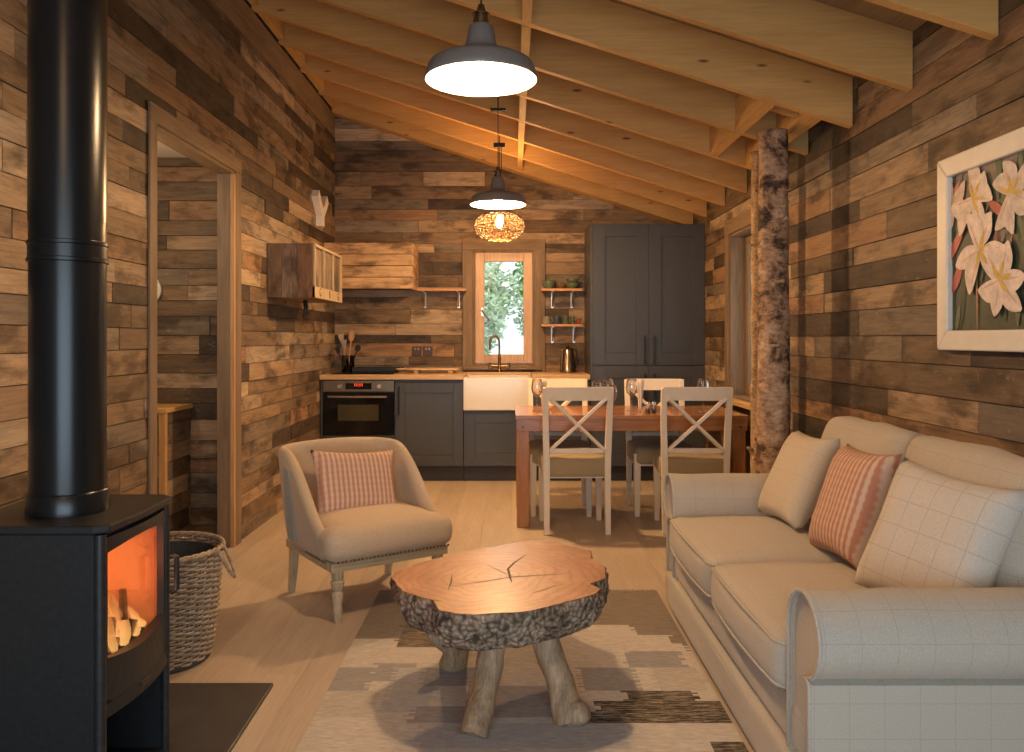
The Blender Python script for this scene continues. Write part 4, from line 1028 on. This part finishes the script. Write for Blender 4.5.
# ------------------------------------------------------------------ coffee table
cx0, cy0 = -.035, 2.76
T = .43
outl = [(391.7, 576.8), (402, 591), (418, 596), (432.7, 600), (440, 610.5), (456, 613.4), (474, 614.5), (491, 613.4), (520.5, 612), (544, 607.5), (567, 601.7), (585, 597), (596.5, 593), (601, 588.5), (590, 584), (606, 578), (605, 566.6), (590.7, 557.8), (591, 550.5), (570, 546), (555.6, 541), (538, 540), (520.5, 541.7), (497, 546), (465, 550.5), (438.5, 557.8), (415, 563.7), (394.6, 572.4)]
pts = [at_z(px, py, T) for px, py in outl]; ring = []
for i in range(len(pts)):
    a = Vector(pts[i]); c = Vector(pts[(i+1) % len(pts)]); k = max(2, int((c-a).length/.012))
    for j in range(k): ring.append(a+(c-a)*j/k)
t = thing('coffee_table', 'coffee table made of a thick tree slice on rough branch legs', 'table', (cx0, cy0, 0))
ctr = Vector((cx0, cy0)); n = len(ring)
for i, p in enumerate(ring):
    d = (p-ctr).normalized(); ring[i] = p+d*.006*noise.noise(Vector((p.x*25, p.y*25, 1)))-ctr
b = MB(); vs = [(p.x*.999, p.y*.999, T) for p in ring]+[(p.x*.80, p.y*.80, T-.105) for p in ring]+[(0, 0, T), (0, 0, T-.11)]
b.add(vs, [(i, (i+1) % n, 2*n) for i in range(n)]+[(n+(i+1) % n, n+i, 2*n+1) for i in range(n)]+[(i, n+i, n+(i+1) % n, (i+1) % n) for i in range(n)])
o = b.build('tabletop', M['slab'], t)
b = MB(); rows = 11; vs = []; fs = []
for r_ in range(rows+1):
    f = r_/rows
    for i, p in enumerate(ring):
        d = p.normalized(); ang = math.atan2(p.y, p.x)
        rough = .35 if (abs(ang) > 2.65) else 1.0
        hgt = .122+.010*noise.noise(Vector((p.x*6, p.y*6, 3)))-(.02 if rough < 1 else 0)
        nz_ = 1.3*noise.noise(Vector((p.x*45, p.y*45, f*5.5)))+.6*noise.noise(Vector((p.x*95, p.y*95, f*11)))
        off = .001+.010*math.sin(PI*min(1, f*1.0+.08))*rough-.03*f*f+.013*nz_*rough*math.sin(PI*(f*.9+.05))**.6
        if f == 0: off = .001
        if f == 1: off = -.08
        vs.append((p.x+d.x*off, p.y+d.y*off, T-.001-hgt*f))
for r_ in range(rows):
    for i in range(n): fs.append((r_*n+i, r_*n+(i+1) % n, (r_+1)*n+(i+1) % n, (r_+1)*n+i))
b.add(vs, fs); b.build('bark', M['bark'], t, smooth=True)
def cr(lst, w):
    mb = MB(); q = [Vector(at_z(px, py, T))-ctr for px, py in lst]; k = len(q); L = []; Q = []
    for i in range(k):
        d = (q[min(k-1, i+1)]-q[max(0, i-1)]).normalized(); nn = Vector((-d.y, d.x)); ww = w*math.sin(PI*(i+.35)/(k-.3))
        L.append((*(q[i]+nn*ww), T+.0006)); Q.append((*(q[i]-nn*ww), T+.0006))
    mb.add(L+Q, [(i, i+1, k+i+1, k+i) for i in range(k-1)]); mb.build('crack', M['ink'], t)
cr([(526, 555), (514, 563), (508, 569), (510, 577), (512, 583)], .0045); cr([(452, 586), (480, 582), (512, 577), (545, 575), (574, 573.5)], .0028)
cr([(452, 575), (451, 583), (448, 590)], .003); cr([(487, 565), (500, 571), (510, 576)], .0015); cr([(532, 593), (545, 590), (556, 585)], .0025); cr([(433, 600), (442, 601)], .003)
def leg(path, rad, seed):
    mb = MB(); pth = []; rr = []
    for i in range(len(path)-1):
        a = Vector(path[i]); c = Vector(path[i+1])
        for k in range(6): pth.append(a+(c-a)*k/6); rr.append(rad[i]+(rad[i+1]-rad[i])*k/6)
    pth.append(Vector(path[-1])); rr.append(rad[-1])
    mb.tube([p+Vector((.006*noise.noise(p*9+Vector((seed, 0, 0))), .006*noise.noise(p*9+Vector((0, seed, 0))), 0)) for p in pth], rr, 18)
    mb.v = [tuple(Vector(v)+Vector((1, 1, 0))*.007*noise.noise(Vector((v[0]*40, v[1]*40, v[2]*8)))) for v in mb.v]
    return mb
fl = .0095
def W(x, y, z): return (x-cx0, y-cy0, z)
leg([W(-.118, 2.495, fl), W(-.085, 2.58, .12), W(-.045, 2.66, .312)], [.044, .040, .046], 2).build('leg', M['driftwood'], t, smooth=True, auto=50)
l2 = leg([W(.185, 2.585, fl), W(.15, 2.63, .12), W(.085, 2.70, .312)], [.047, .044, .047], 5); l2.tube([W(.180, 2.585, .04), W(.225, 2.565, .045), W(.240, 2.56, .05)], [.04, .034, .018], 14)
l2.build('leg', M['driftwood'], t, smooth=True, auto=50)
l3 = leg([W(-.22, 3.03, fl), W(-.20, 2.98, .12), W(-.14, 2.90, .312)], [.050, .042, .046], 9); l3.tube([W(-.21, 3.0, .08), W(-.28, 2.98, .13), W(-.30, 2.97, .15)], [.035, .024, .012], 10)
l3.build('leg', M['driftwood'], t, smooth=True, auto=50)

# ------------------------------------------------------------------ rug
rx0, rx1, ry0, ry1 = -.635, .694, 1.3, 3.94
CR = (.56, .52, .46); GR = (.33, .32, .31); BR = (.20, .17, .14); LG = (.45, .44, .43); TN = (.48, .44, .39)
def zr(a, b_, c, d):   # patch measured in the enlarged view of the rug, as a floor rectangle
    x0, y0 = at_z(280+a/2.133, 580+(b_+d)/2/2.133, 0); x1, _ = at_z(280+c/2.133, 580+(b_+d)/2/2.133, 0)
    return (x0, x1, at_z(500, 580+d/2.133, 0)[1], at_z(500, 580+b_/2.133, 0)[1])
patches = [((-.7, .8, 3.45, 4.0), BR, .5), (zr(150, 60, 330, 132), BR, .5), (zr(850, 90, 900, 152), BR, .5), ((.35, .8, 3.25, 3.6), BR, .5), (zr(600, 97, 700, 180), CR, 0), (zr(560, 97, 770, 190), CR, 0), (zr(560, 125, 838, 160), CR, 0),
           (zr(255, 100, 480, 150), (.05, .04, .03), 1), (zr(90, 195, 190, 240), GR, 0), (zr(200, 180, 290, 215), GR, 0), (zr(740, 152, 860, 195), GR, 0), (zr(640, 195, 760, 240), GR, 0), (zr(230, 195, 330, 290), LG, 0),
           (zr(285, 270, 420, 305), GR, 0), (zr(400, 232, 590, 300), GR, 0), (zr(300, 195, 420, 235), GR, 0), (zr(300, 305, 740, 367), LG, 0),
           (zr(738, 240, 885, 262), (.03, .025, .02), 1), (zr(678, 262, 955, 290), (.03, .025, .02), 1), (zr(640, 290, 975, 316), (.03, .025, .02), 1), (zr(920, 345, 1010, 400), (.03, .025, .02), 1),
           ((-.64, -.2, 1.7, 2.1), GR, 0), ((.1, .5, 1.5, 1.9), BR, 1), (zr(800, 195, 900, 240), TN, 0), (zr(90, 240, 200, 300), TN, 0)]
mb = MB(); rng = random.Random(6); y = ry0; row = 0
while y < ry1-.001:
    y2 = min(ry1, y+.0132); x = rx0; ci = 0; nx = 66; sh = rng.uniform(-.012, .012)
    for i in range(nx):
        xa_ = rx0+(rx1-rx0)*i/nx; xb_ = rx0+(rx1-rx0)*(i+1)/nx; xm = (xa_+xb_)/2+sh; ym = round((y+y2)/2/.04)*.04
        col = CR; fl_ = 0
        q = noise.noise(Vector((math.floor(xm*4.5), math.floor(ym*9), 7)))
        if q > .2: col = TN
        elif q < -.12: col = LG
        for (r_, c_, f_) in patches:
            if r_[0] <= xm <= r_[1] and r_[2] <= ym <= r_[3]: col = c_; fl_ = f_
        j = rng.uniform(.94, 1.06)
        mb.add([(xa_, y, .008), (xb_, y, .008), (xb_, y2, .008), (xa_, y2, .008)], [(0, 1, 2, 3)], (col[0]*j, col[1]*j, col[2]*j, fl_))
    y = y2; row += 1
for (a, b_, c, d) in ((rx0, ry0, rx1, ry0), (rx1, ry0, rx1, ry1), (rx1, ry1, rx0, ry1), (rx0, ry1, rx0, ry0)):
    mb.add([(a, b_, .001), (c, d, .001), (c, d, .008), (a, b_, .008)], [(0, 1, 2, 3)], (.2, .17, .13, 0))
rug = thing('rug', 'woven wool rug of beige grey and black stepped patches under the coffee table', 'rug')
mb.build('rug_pile', M['rug'], rug)
mb = MB()
for i in range(90):
    x = rx0+.01+(rx1-rx0-.02)*i/89; mb.tube([(x, ry1, .004), (x+rng.uniform(-.006, .006), ry1+rng.uniform(.015, .035), .003)], .0022, 4)
tag(mb.build('fringe', plain('fringe', (.12, .09, .06), .95), rug), kind='stuff')

# ------------------------------------------------------------------ sofa
SF = thing('sofa', 'cream checked fabric two-seat sofa with rolled arms against the right wall', 'sofa', (1.15, 2.87, 0))
def SM(): q = MB(); q.m = Matrix.Translation((-1.15, -2.87, 0)); return q
sy0, sy1, sx0 = 1.96, 3.80, .722
b = SM(); b.soft((1.165, (sy0+sy1)/2, .085), (.93, sy1-sy0-.01, .155), .03, cuts=8); b.build('base', M['sofa'], SF, smooth=True)
b = SM(); b.soft((1.17, (sy0+sy1)/2, .22), (.89, sy1-sy0-.06, .14), .03, (.015, 0, 0), cuts=8); b.build('front_rail', M['sofa'], SF, smooth=True)
b = SM(); b.soft((1.515, (sy0+sy1)/2, .45), (.19, sy1-sy0-.06, .66), .06, cuts=8); b.build('back_frame', M['sofa'], SF, smooth=True)
# arms: profile in (y,z) extruded along x, with rounded roll
def arm(sgn, y_in, y_out):
    prof = []; w = abs(y_out-y_in)
    # from inner bottom up, over the roll, down the outer side; v = outward distance from the inner face
    cyv, czv, rr = .118, .498, .104
    prof += [(0, .16), (0, .46)]
    for k in range(13):
        a = PI-(PI*1.46)*k/12; prof.append((cyv+rr*1.12*math.cos(a), czv+rr*math.sin(a)))
    prof += [(.160, .385), (.160, .30), (.160, .012), (0.02, .012)]
    vs = []; fs = []; X = [sx0-.004+.012, sx0-.004+.003, sx0-.004, sx0+.02]+[sx0+.02+(1.56-sx0-.02)*k/16 for k in range(1, 17)]
    sc = [.86, .94, 1, 1]+[1]*16; n = len(prof); cz_ = .32; cv = .09
    for x, s_ in zip(X, sc):
        for (v, z) in prof:
            vv = cv+(v-cv)*s_; zz = cz_+(z-cz_)*(.96+.04*s_ if s_ < 1 else 1)
            if z > .45: zz += .006*noise.noise(Vector((x*7, v*9, sgn)))-.02*(x-sx0)*0
            vs.append((x, y_in+sgn*vv, zz))
    for i in range(len(X)-1):
        for k in range(n): fs.append((i*n+k, i*n+(k+1) % n, (i+1)*n+(k+1) % n, (i+1)*n+k))
    fs.append(tuple(range(n-1, -1, -1))); fs.append(tuple(range((len(X)-1)*n, len(X)*n)))
    q = SM(); q.add(vs, fs); o = q.build('armrest', M['sofa'], SF, smooth=True, auto=50)
    q = SM(); q.tube([(sx0-.006, y_in+sgn*(cv+(v-cv)*.95), cz_+(z-cz_)*.985) for v, z in prof[:-1]], .0055, 8); q.build('piping', M['sofa'], o, smooth=True)
arm(-1, 2.13, 1.95); arm(1, 3.62, 3.80)
def pipeloop(cx_, cy_, hx, hy, r_, z, bx_):
    out = []
    for (sx, sy, a0) in ((-1, -1, PI), (1, -1, 1.5*PI), (1, 1, 0), (-1, 1, .5*PI)):
        for k in range(6):
            a = a0+PI/2*k/5; out.append((sx*(hx-r_)+r_*math.cos(a), sy*(hy-r_)+r_*math.sin(a)))
    res = []
    for i in range(len(out)):
        p = Vector(out[i]); q = Vector(out[(i+1) % len(out)]); m = max(1, int((q-p).length/.06))
        for k in range(m):
            w_ = p+(q-p)*k/m; e = max(0, 1-(w_.y/hy)**2); res.append((cx_+w_.x+(bx_*e*(-1 if w_.x < -hx*.5 else 0)), cy_+w_.y, z+.010*(1-(w_.y/hy)**2)*(1 if z > .36 else 0)))
    return res
for i, (a, c) in enumerate(((2.135, 2.868), (2.872, 3.615))):
    b = SM(); b.soft((.99, (a+c)/2, .365), (.60, c-a, .15), .038, (.022, 0, .032), 12, wr=.003); s = b.build('seat_cushion', M['sofa'], SF, smooth=True)
    for z in (.420, .308):
        q = SM(); q.tube(pipeloop(.99, (a+c)/2, .295, (c-a)/2-.004, .036, z, .016), .0045, 8, closed=True); q.build('piping', M['sofa'], s, smooth=True)
rot = Matrix.Rotation(R(15), 3, 'Y')
for i, (a, c) in enumerate(((2.13, 2.875), (2.865, 3.62))):
    b = SM(); b.soft((1.395, (a+c)/2, .652), (.15, c-a, .46), .055, (.035, 0, .012), 12, rot, wr=.014); b.build('back_cushion', M['sofa'], SF, smooth=True)
p = pillow('scatter_cushion', .42, .40, .13, M['cream'], 'plain cream scatter cushion at the far end of the sofa', group='sofa cushions'); pose(p, (1.175, 3.38, .645), -88, 26, -2)
p = pillow('scatter_cushion', .42, .41, .15, M['pinkstripe'], 'red and cream striped cushion in the middle of the sofa', group='sofa cushions'); pose(p, (1.185, 2.84, .645), -90, 20, -3)
p = pillow('scatter_cushion', .44, .43, .14, M['tweed'], 'checked tweed cushion at the near end of the sofa', group='sofa cushions'); pose(p, (1.205, 2.335, .640), -70, 24, 4)

# ------------------------------------------------------------------ stove, flue, hearth, basket
b = MB(); b.prism([(XL+.006, 1.0), (-.80, 1.0), (-.835, 2.87), (XL+.006, 2.87)], 'z', .001, .014)
tag(b.build('hearth', M['hearth'], bevel=.003), 'dark slate hearth slab under the stove', 'hearth')
ST = thing('wood_stove', 'black cast iron wood-burning stove with a lit fire and log store below', 'stove', (-1.15, 2.12, .0145))
def XM(): q = MB(); q.m = Matrix.Translation((1.15, -2.12, -.0145)); return q
y0, y1, xf, xb = 1.955, 2.335, -.985, -1.34
b = XM(); th = .012
b.bb(xb, xf, y0, y0+th, .0145, .75); b.bb(xb, xf, y1-th, y1, .0145, .75); b.bb(xb, xb+th, y0+th, y1-th, .0145, .75)
b.bb(xb+th, xf, y0+th, y1-th, .0145, .06); b.bb(xb+th, xf, y0+th, y1-th, .325, .345); b.bb(xb+th, xf, y0+th, y1-th, .735, .75)
bd = b.build('stove_body', M['iron'], ST, bevel=.003)
b = XM(); b.tube([(xf-.0, y0+.006, .0145), (xf, y0+.006, .75)], .014, 12); b.tube([(xf, y1-.006, .0145), (xf, y1-.006, .75)], .012, 12); b.build('corner_column', M['iron'], bd, smooth=True, auto=50)
b = XM()
for x, z in ((-1.02, .698), (-1.08, .41)): b.tube([(x, y0-.003, z), (x, y0+.002, z)], .0045, 8)
b.build('bolt', M['iron'], bd)
b = XM(); b.prism([(xb-.01, y0-.008), (xf-.01, y0-.008), (xf+.02, y0+.015), (xf+.03, (y0+y1)/2), (xf+.02, y1-.01), (xf-.01, y1+.02), (xb-.01, y1+.02)], 'z', .751, .772); b.build('top_plate', M['iron'], ST, bevel=.005)
b = XM(); b.bb(xb+.02, xb+.03, y0+.015, y1-.015, .346, .734); b.bb(xb+.03, xf-.016, y0+.014, y0+.022, .346, .734); b.bb(xb+.03, xf-.016, y1-.024, y1-.014, .346, .734); b.bb(xb+.03, xf-.03, y0+.03, y1-.03, .346, .365); b.build('firebrick', M['brick'], ST)
# door with arched glass opening
b = XM(); ya, yb_, za, zb_ = y0+.018, y1-.012, .332, .738; ga, gb, gz0, gz1 = y0+.030, y1-.036, .445, .712
hole = []
for k in range(13):
    u = k/12; hole.append((ga+(gb-ga)*u, gz0-.018*math.sin(PI*u)))
for k in range(13):
    u = 1-k/12; hole.append((ga+(gb-ga)*u, gz1-.012+.014*math.sin(PI*u)))
oc = []
for (y_, z_) in hole:
    ctr_y, ctr_z = (ga+gb)/2, (gz0+gz1)/2; dy, dz = y_-ctr_y, z_-ctr_z
    kk = min(((yb_-ctr_y) if dy > 0 else (ctr_y-ya))/max(abs(dy), 1e-6), ((zb_-ctr_z) if dz > 0 else (ctr_z-za))/max(abs(dz), 1e-6))
    oc.append((ctr_y+dy*kk, ctr_z+dz*kk))
n = len(hole); corners = {}
def bow(y_): return .018*(1-((y_-(ya+yb_)/2)/((yb_-ya)/2))**2)
vs = [(xf+.004+bow(y_), y_, z_) for y_, z_ in hole]+[(xf+.004+bow(y_), y_, z_) for y_, z_ in oc]+[(xf-.010, y_, z_) for y_, z_ in hole]+[(xf-.010, y_, z_) for y_, z_ in oc]
fs = []
for i in range(n):
    j = (i+1) % n; fs += [(i, j, n+j, n+i), (2*n+j, 2*n+i, 3*n+i, 3*n+j), (j, i, 2*n+i, 2*n+j), (n+i, n+j, 3*n+j, 3*n+i)]
b.add(vs, fs)
for cyy in (ya, yb_):
    for czz in (za, zb_):
        pass
dr = b.build('stove_door', M['iron'], ST)
b = XM(); b.bb(xf-.010, xf+.004, ya+.0, yb_, za-.0, .42); b.bb(xf-.010, xf+.004, ya, ya+.010, za, zb_); b.bb(xf-.010, xf+.004, yb_-.018, yb_, za, zb_); b.bb(xf-.010, xf+.004, ya, yb_, .722, zb_); b.build('door_frame', M['iron'], dr, bevel=.002)
b = XM(); b.bb(xf-.014, xf-.010, ga-.01, gb+.01, gz0-.03, gz1+.01); b.build('glass', M['stoveglass'], dr)
b = XM(); b.tube([(xf+.02, y1-.02, .50), (xf+.035, y1-.012, .51), (xf+.035, y1-.012, .60), (xf+.02, y1-.02, .61)], .008, 8); b.build('door_handle', M['black'], dr, smooth=True)
b = XM(); pts_ = [(ya-.01+(yb_-ya+.02)*k/10) for k in range(11)]
b.add([(xf+.006+bow(y_), y_, .335) for y_ in pts_]+[(xf+.010+bow(y_)*1.2, y_, .305) for y_ in pts_]+[(xf-.01, y_, .335) for y_ in pts_]+[(xf-.01, y_, .305) for y_ in pts_], [(i, i+1, 12+i, 11+i) for i in range(10)]+[(22+i, 23+i, i+1, i) for i in range(10)]+[(11+i, 12+i, 34+i, 33+i) for i in range(10)])
b.build('lower_lip', M['iron'], ST)
b = XM(); b.bb(xf+.022, xf+.029, (ya+yb_)/2-.03, (ya+yb_)/2+.03, .312, .33); b.build('badge', M['black'], ST, bevel=.001)
b = XM(); b.bb(xf-.01, xf+.015, y0+.012, y1-.012, .0145, .05); b.build('log_store_lip', M['iron'], ST, bevel=.004)
b = MB(); b.m = Matrix.Identity(4)
def lg(p, q, r, m=M['log']):
    mb = MB(); mb.tube([p, (Vector(p)+Vector(q))/2+Vector((0, 0, .004)), q], [r, r*1.08, r*.95], 10); return mb
for i, (p, q, r) in enumerate((((-1.075, 2.02, .395), (-1.035, 2.28, .395), .026), ((-1.20, 2.05, .397), (-1.15, 2.28, .397), .028), ((-1.17, 2.20, .447), (-1.02, 2.22, .437), .022))):
    tag(lg(p, q, r).build('burning_log', M['log'], smooth=True), ('charred log burning at the front of the fire close to the glass', 'charred log burning at the back of the fire', 'charred log laid across the two others in the fire')[i], 'log', 'logs in the stove')
o = lg((-1.025, 2.165, .475), (-1.045, 2.20, .545), .010).build('ember_stick', M['log'], smooth=True); tag(o, 'thin charred stick standing up in the flames', 'log')
def flamemat():
    m, nt, bs = base('flame'); nt.nodes.remove(bs)
    tc = N(nt, 'ShaderNodeTexCoord'); sp = N(nt, 'ShaderNodeSeparateXYZ'); nt.links.new(tc.outputs['Object'], sp.inputs[0])
    r = ramp(nt, [(0, (1, .62, .22)), (.45, (1, .30, .07)), (1, (.75, .12, .02))]); nt.links.new(math_(nt, 'DIVIDE', sp.outputs[2], .26), r.inputs[0])
    e = N(nt, 'ShaderNodeEmission'); nt.links.new(r.outputs[0], e.inputs[0])
    s = math_(nt, 'SUBTRACT', 2.6, math_(nt, 'MULTIPLY', sp.outputs[2], 16.)); nt.links.new(math_(nt, 'MAXIMUM', s, .7), e.inputs[1])
    tr = N(nt, 'ShaderNodeBsdfTransparent'); mx = N(nt, 'ShaderNodeMixShader'); f = noise_(nt, coords(nt, (9, 9, 4)), 1.5, 3)
    nt.links.new(math_(nt, 'MULTIPLY', f, .9), mx.inputs[0]); nt.links.new(tr.outputs[0], mx.inputs[1]); nt.links.new(e.outputs[0], mx.inputs[2])
    nt.links.new(mx.outputs[0], nt.nodes['Material Output'].inputs[0]); return m
fmm = flamemat(); b = MB(); rng = random.Random(2)
for (x, y, h, r) in ((-1.035, 2.115, .12, .016), (-1.03, 2.15, .16, .020), (-1.05, 2.19, .13, .018), (-1.03, 2.23, .10, .015), (-1.09, 2.16, .20, .024), (-1.11, 2.24, .19, .022), (-1.04, 2.27, .07, .012)):
    pts_ = []; rr = []
    for k in range(9):
        f = k/8; pts_.append((x+.015*math.sin(4*f+x*90), y+.02*math.sin(5*f+y*70), f*h*.85)); rr.append(.75*r*(math.sin(PI*(f*.8+.2))**.8)*(1-f)**.35+.0006)
    b.tube(pts_, rr, 10)
tag(b.build('fire', fmm, smooth=True, loc=(0, 0, .418)), 'orange flames burning behind the stove glass', 'fire', kind='stuff')
FLU = thing('stove_flue', 'black flue pipe rising from the stove top to the roof', 'flue', (-1.153, 2.13, .7725))
ztop_ = rz(-1.15)+.19
def FM(): return MB()
b = FM(); b.lathe([(.0905, .03), (.0905, .755)], seg=56); b.lathe([(.092, .745), (.092, ztop_-.7725)], seg=56); b.build('pipe', M['flue'], FLU, smooth=True)
b = FM(); b.lathe([(.09, 0), (.098, 0), (.098, .05), (.094, .055), (.0905, .055)], seg=56, cap0=False); b.build('base_collar', M['flue'], FLU, smooth=True, auto=40)
zj = 1.22+(338-262)/385-.7725
b = FM(); b.lathe([(.091, zj-.004), (.0955, zj-.002), (.0955, zj+.006), (.0925, zj+.008), (.0925, zj+.04), (.0955, zj+.042), (.0955, zj+.05), (.091, zj+.052)], seg=56); b.build('joint_band', M['flue'], FLU, smooth=True, auto=40)
# basket
BK = thing('log_basket', 'round grey wicker log basket with loop handles between stove and doorway', 'basket', (-1.34, 3.12, .002))
rb, rt, hb_ = .178, .222, .415
b = MB(); rng = random.Random(15)
def br(z): return rb+(rt-rb)*(min(1, z/hb_)**.75)
ns = 34
for i in range(40):
    z = .020+(hb_-.030)*i/39; npt = ns*4; ph = (i % 2)*PI
    b.tube([((br(z)+.0075*math.sin(ns/2*a+ph)+.001*rng.uniform(-1, 1))*math.cos(a), (br(z)+.0075*math.sin(ns/2*a+ph))*math.sin(a), z+.0012*math.sin(3*a+i)) for a in [2*PI*k/npt for k in range(npt)]], .0054, 5, closed=True)
b.build('woven_wall', M['wicker'], BK, smooth=True)
b = MB()
for i in range(ns):
    a = 2*PI*(i+.5)/ns; b.tube([(br(z)*math.cos(a), br(z)*math.sin(a), z) for z in (.0, .1, .2, .3, .4, hb_)], .0045, 5)
b.build('stake', M['wicker'], BK, smooth=True)
b = MB(); npt = 90
for k in range(3): b.tube([((rt+.004+.006*math.cos(14*a+k*2.09))*math.cos(a), (rt+.004+.006*math.cos(14*a+k*2.09))*math.sin(a), hb_+.004+.006*math.sin(14*a+k*2.09)) for a in [2*PI*q/npt for q in range(npt)]], .0065, 5, closed=True)
b.build('rim', M['wicker'], BK, smooth=True)
b = MB(); b.lathe([(0, .006), (rb-.01, .006), (rb-.010, .012), (rb+.002, .15), (rt-.018, hb_-.02)], seg=40); b.build('liner', M['liner'], BK, smooth=True)
b = MB(); b.lathe([(0, 0), (rb+.004, 0), (rb+.008, .012), (rb+.004, .024)], seg=40); b.build('bottom_band', M['wickdk'], BK, smooth=True)
for an in (R(12), R(192)):
    b = MB(); c_, s_ = math.cos(an), math.sin(an)
    for o_ in (0, .006):
        pp = [((rt+(.0 if k in (0, 8) else .05*math.sin(PI*k/8)))*c_-(.05*math.cos(PI*k/8))*s_, (rt+(.0 if k in (0, 8) else .05*math.sin(PI*k/8)))*s_+(.055*math.cos(PI*k/8))*c_, hb_-.012-.11*math.sin(PI*k/8)+o_) for k in range(9)]
        b.tube(pp, .0055, 6)
    b.build('handle', M['wicker'], BK, smooth=True)

# ------------------------------------------------------------------ lights
def lamp(kind, name, loc, e, col, **k):
    l = bpy.data.lights.new(name, kind); l.energy = e; l.color = col
    for a, v in k.items(): setattr(l, a, v)
    o = bpy.data.objects.new(name, l); C.objects.link(o); o.location = loc; return o
WARM = (1, .57, .25)
lamp('POINT', 'pendant_light', (P1[0], P1[1], P1[2]+.0), 42, (1, .61, .31), shadow_soft_size=.05)
lamp('POINT', 'pendant_light', (P2[0], P2[1], P2[2]+.0), 105, WARM, shadow_soft_size=.05)
lamp('POINT', 'woven_light', (WX, WY, WZ+.02), 78, (1, .52, .19), shadow_soft_size=.05)
lamp('POINT', 'fire_light', (-1.12, 2.14, .57), 2.8, (1, .30, .09), shadow_soft_size=.05)
lamp('POINT', 'hall_light', (-2.25, 3.9, 1.9), 16, (1, .68, .40), shadow_soft_size=.08)
o = lamp('AREA', 'daylight_front_window', (.02, YF-.25, 1.0), 42, (.68, .83, 1), shape='RECTANGLE', size=2.4, size_y=1.4); o.rotation_euler = (R(90), 0, 0)
o.rotation_euler = (R(90), 0, 0)
# unseen warm fill added behind the camera to brighten the roof timbers
lamp('POINT', 'roof_fill', (-.6, .1, 2.3), 17, (1, .60, .28), shadow_soft_size=.3)
w = bpy.data.worlds.new('sky'); bpy.context.scene.world = w; w.use_nodes = True
bg = w.node_tree.nodes['Background']; bg.inputs[0].default_value = (.78, .90, .95, 1); bg.inputs[1].default_value = 1.6

# ------------------------------------------------------------------ camera
cam = bpy.data.cameras.new('camera'); co = bpy.data.objects.new('camera', cam); C.objects.link(co)
co.location = (0, 0, EYE); co.rotation_euler = (R(90), 0, 0)
cam.sensor_width = 36; cam.lens = 36*F/1024; cam.shift_y = -(376-CY)/1024; cam.clip_start = .05; cam.clip_end = 200
s = bpy.context.scene; s.camera = co
s.view_settings.view_transform = 'Standard'; s.view_settings.look = 'None'; s.view_settings.gamma = 1; s.view_settings.exposure = .25
s.view_settings.use_curve_mapping = False
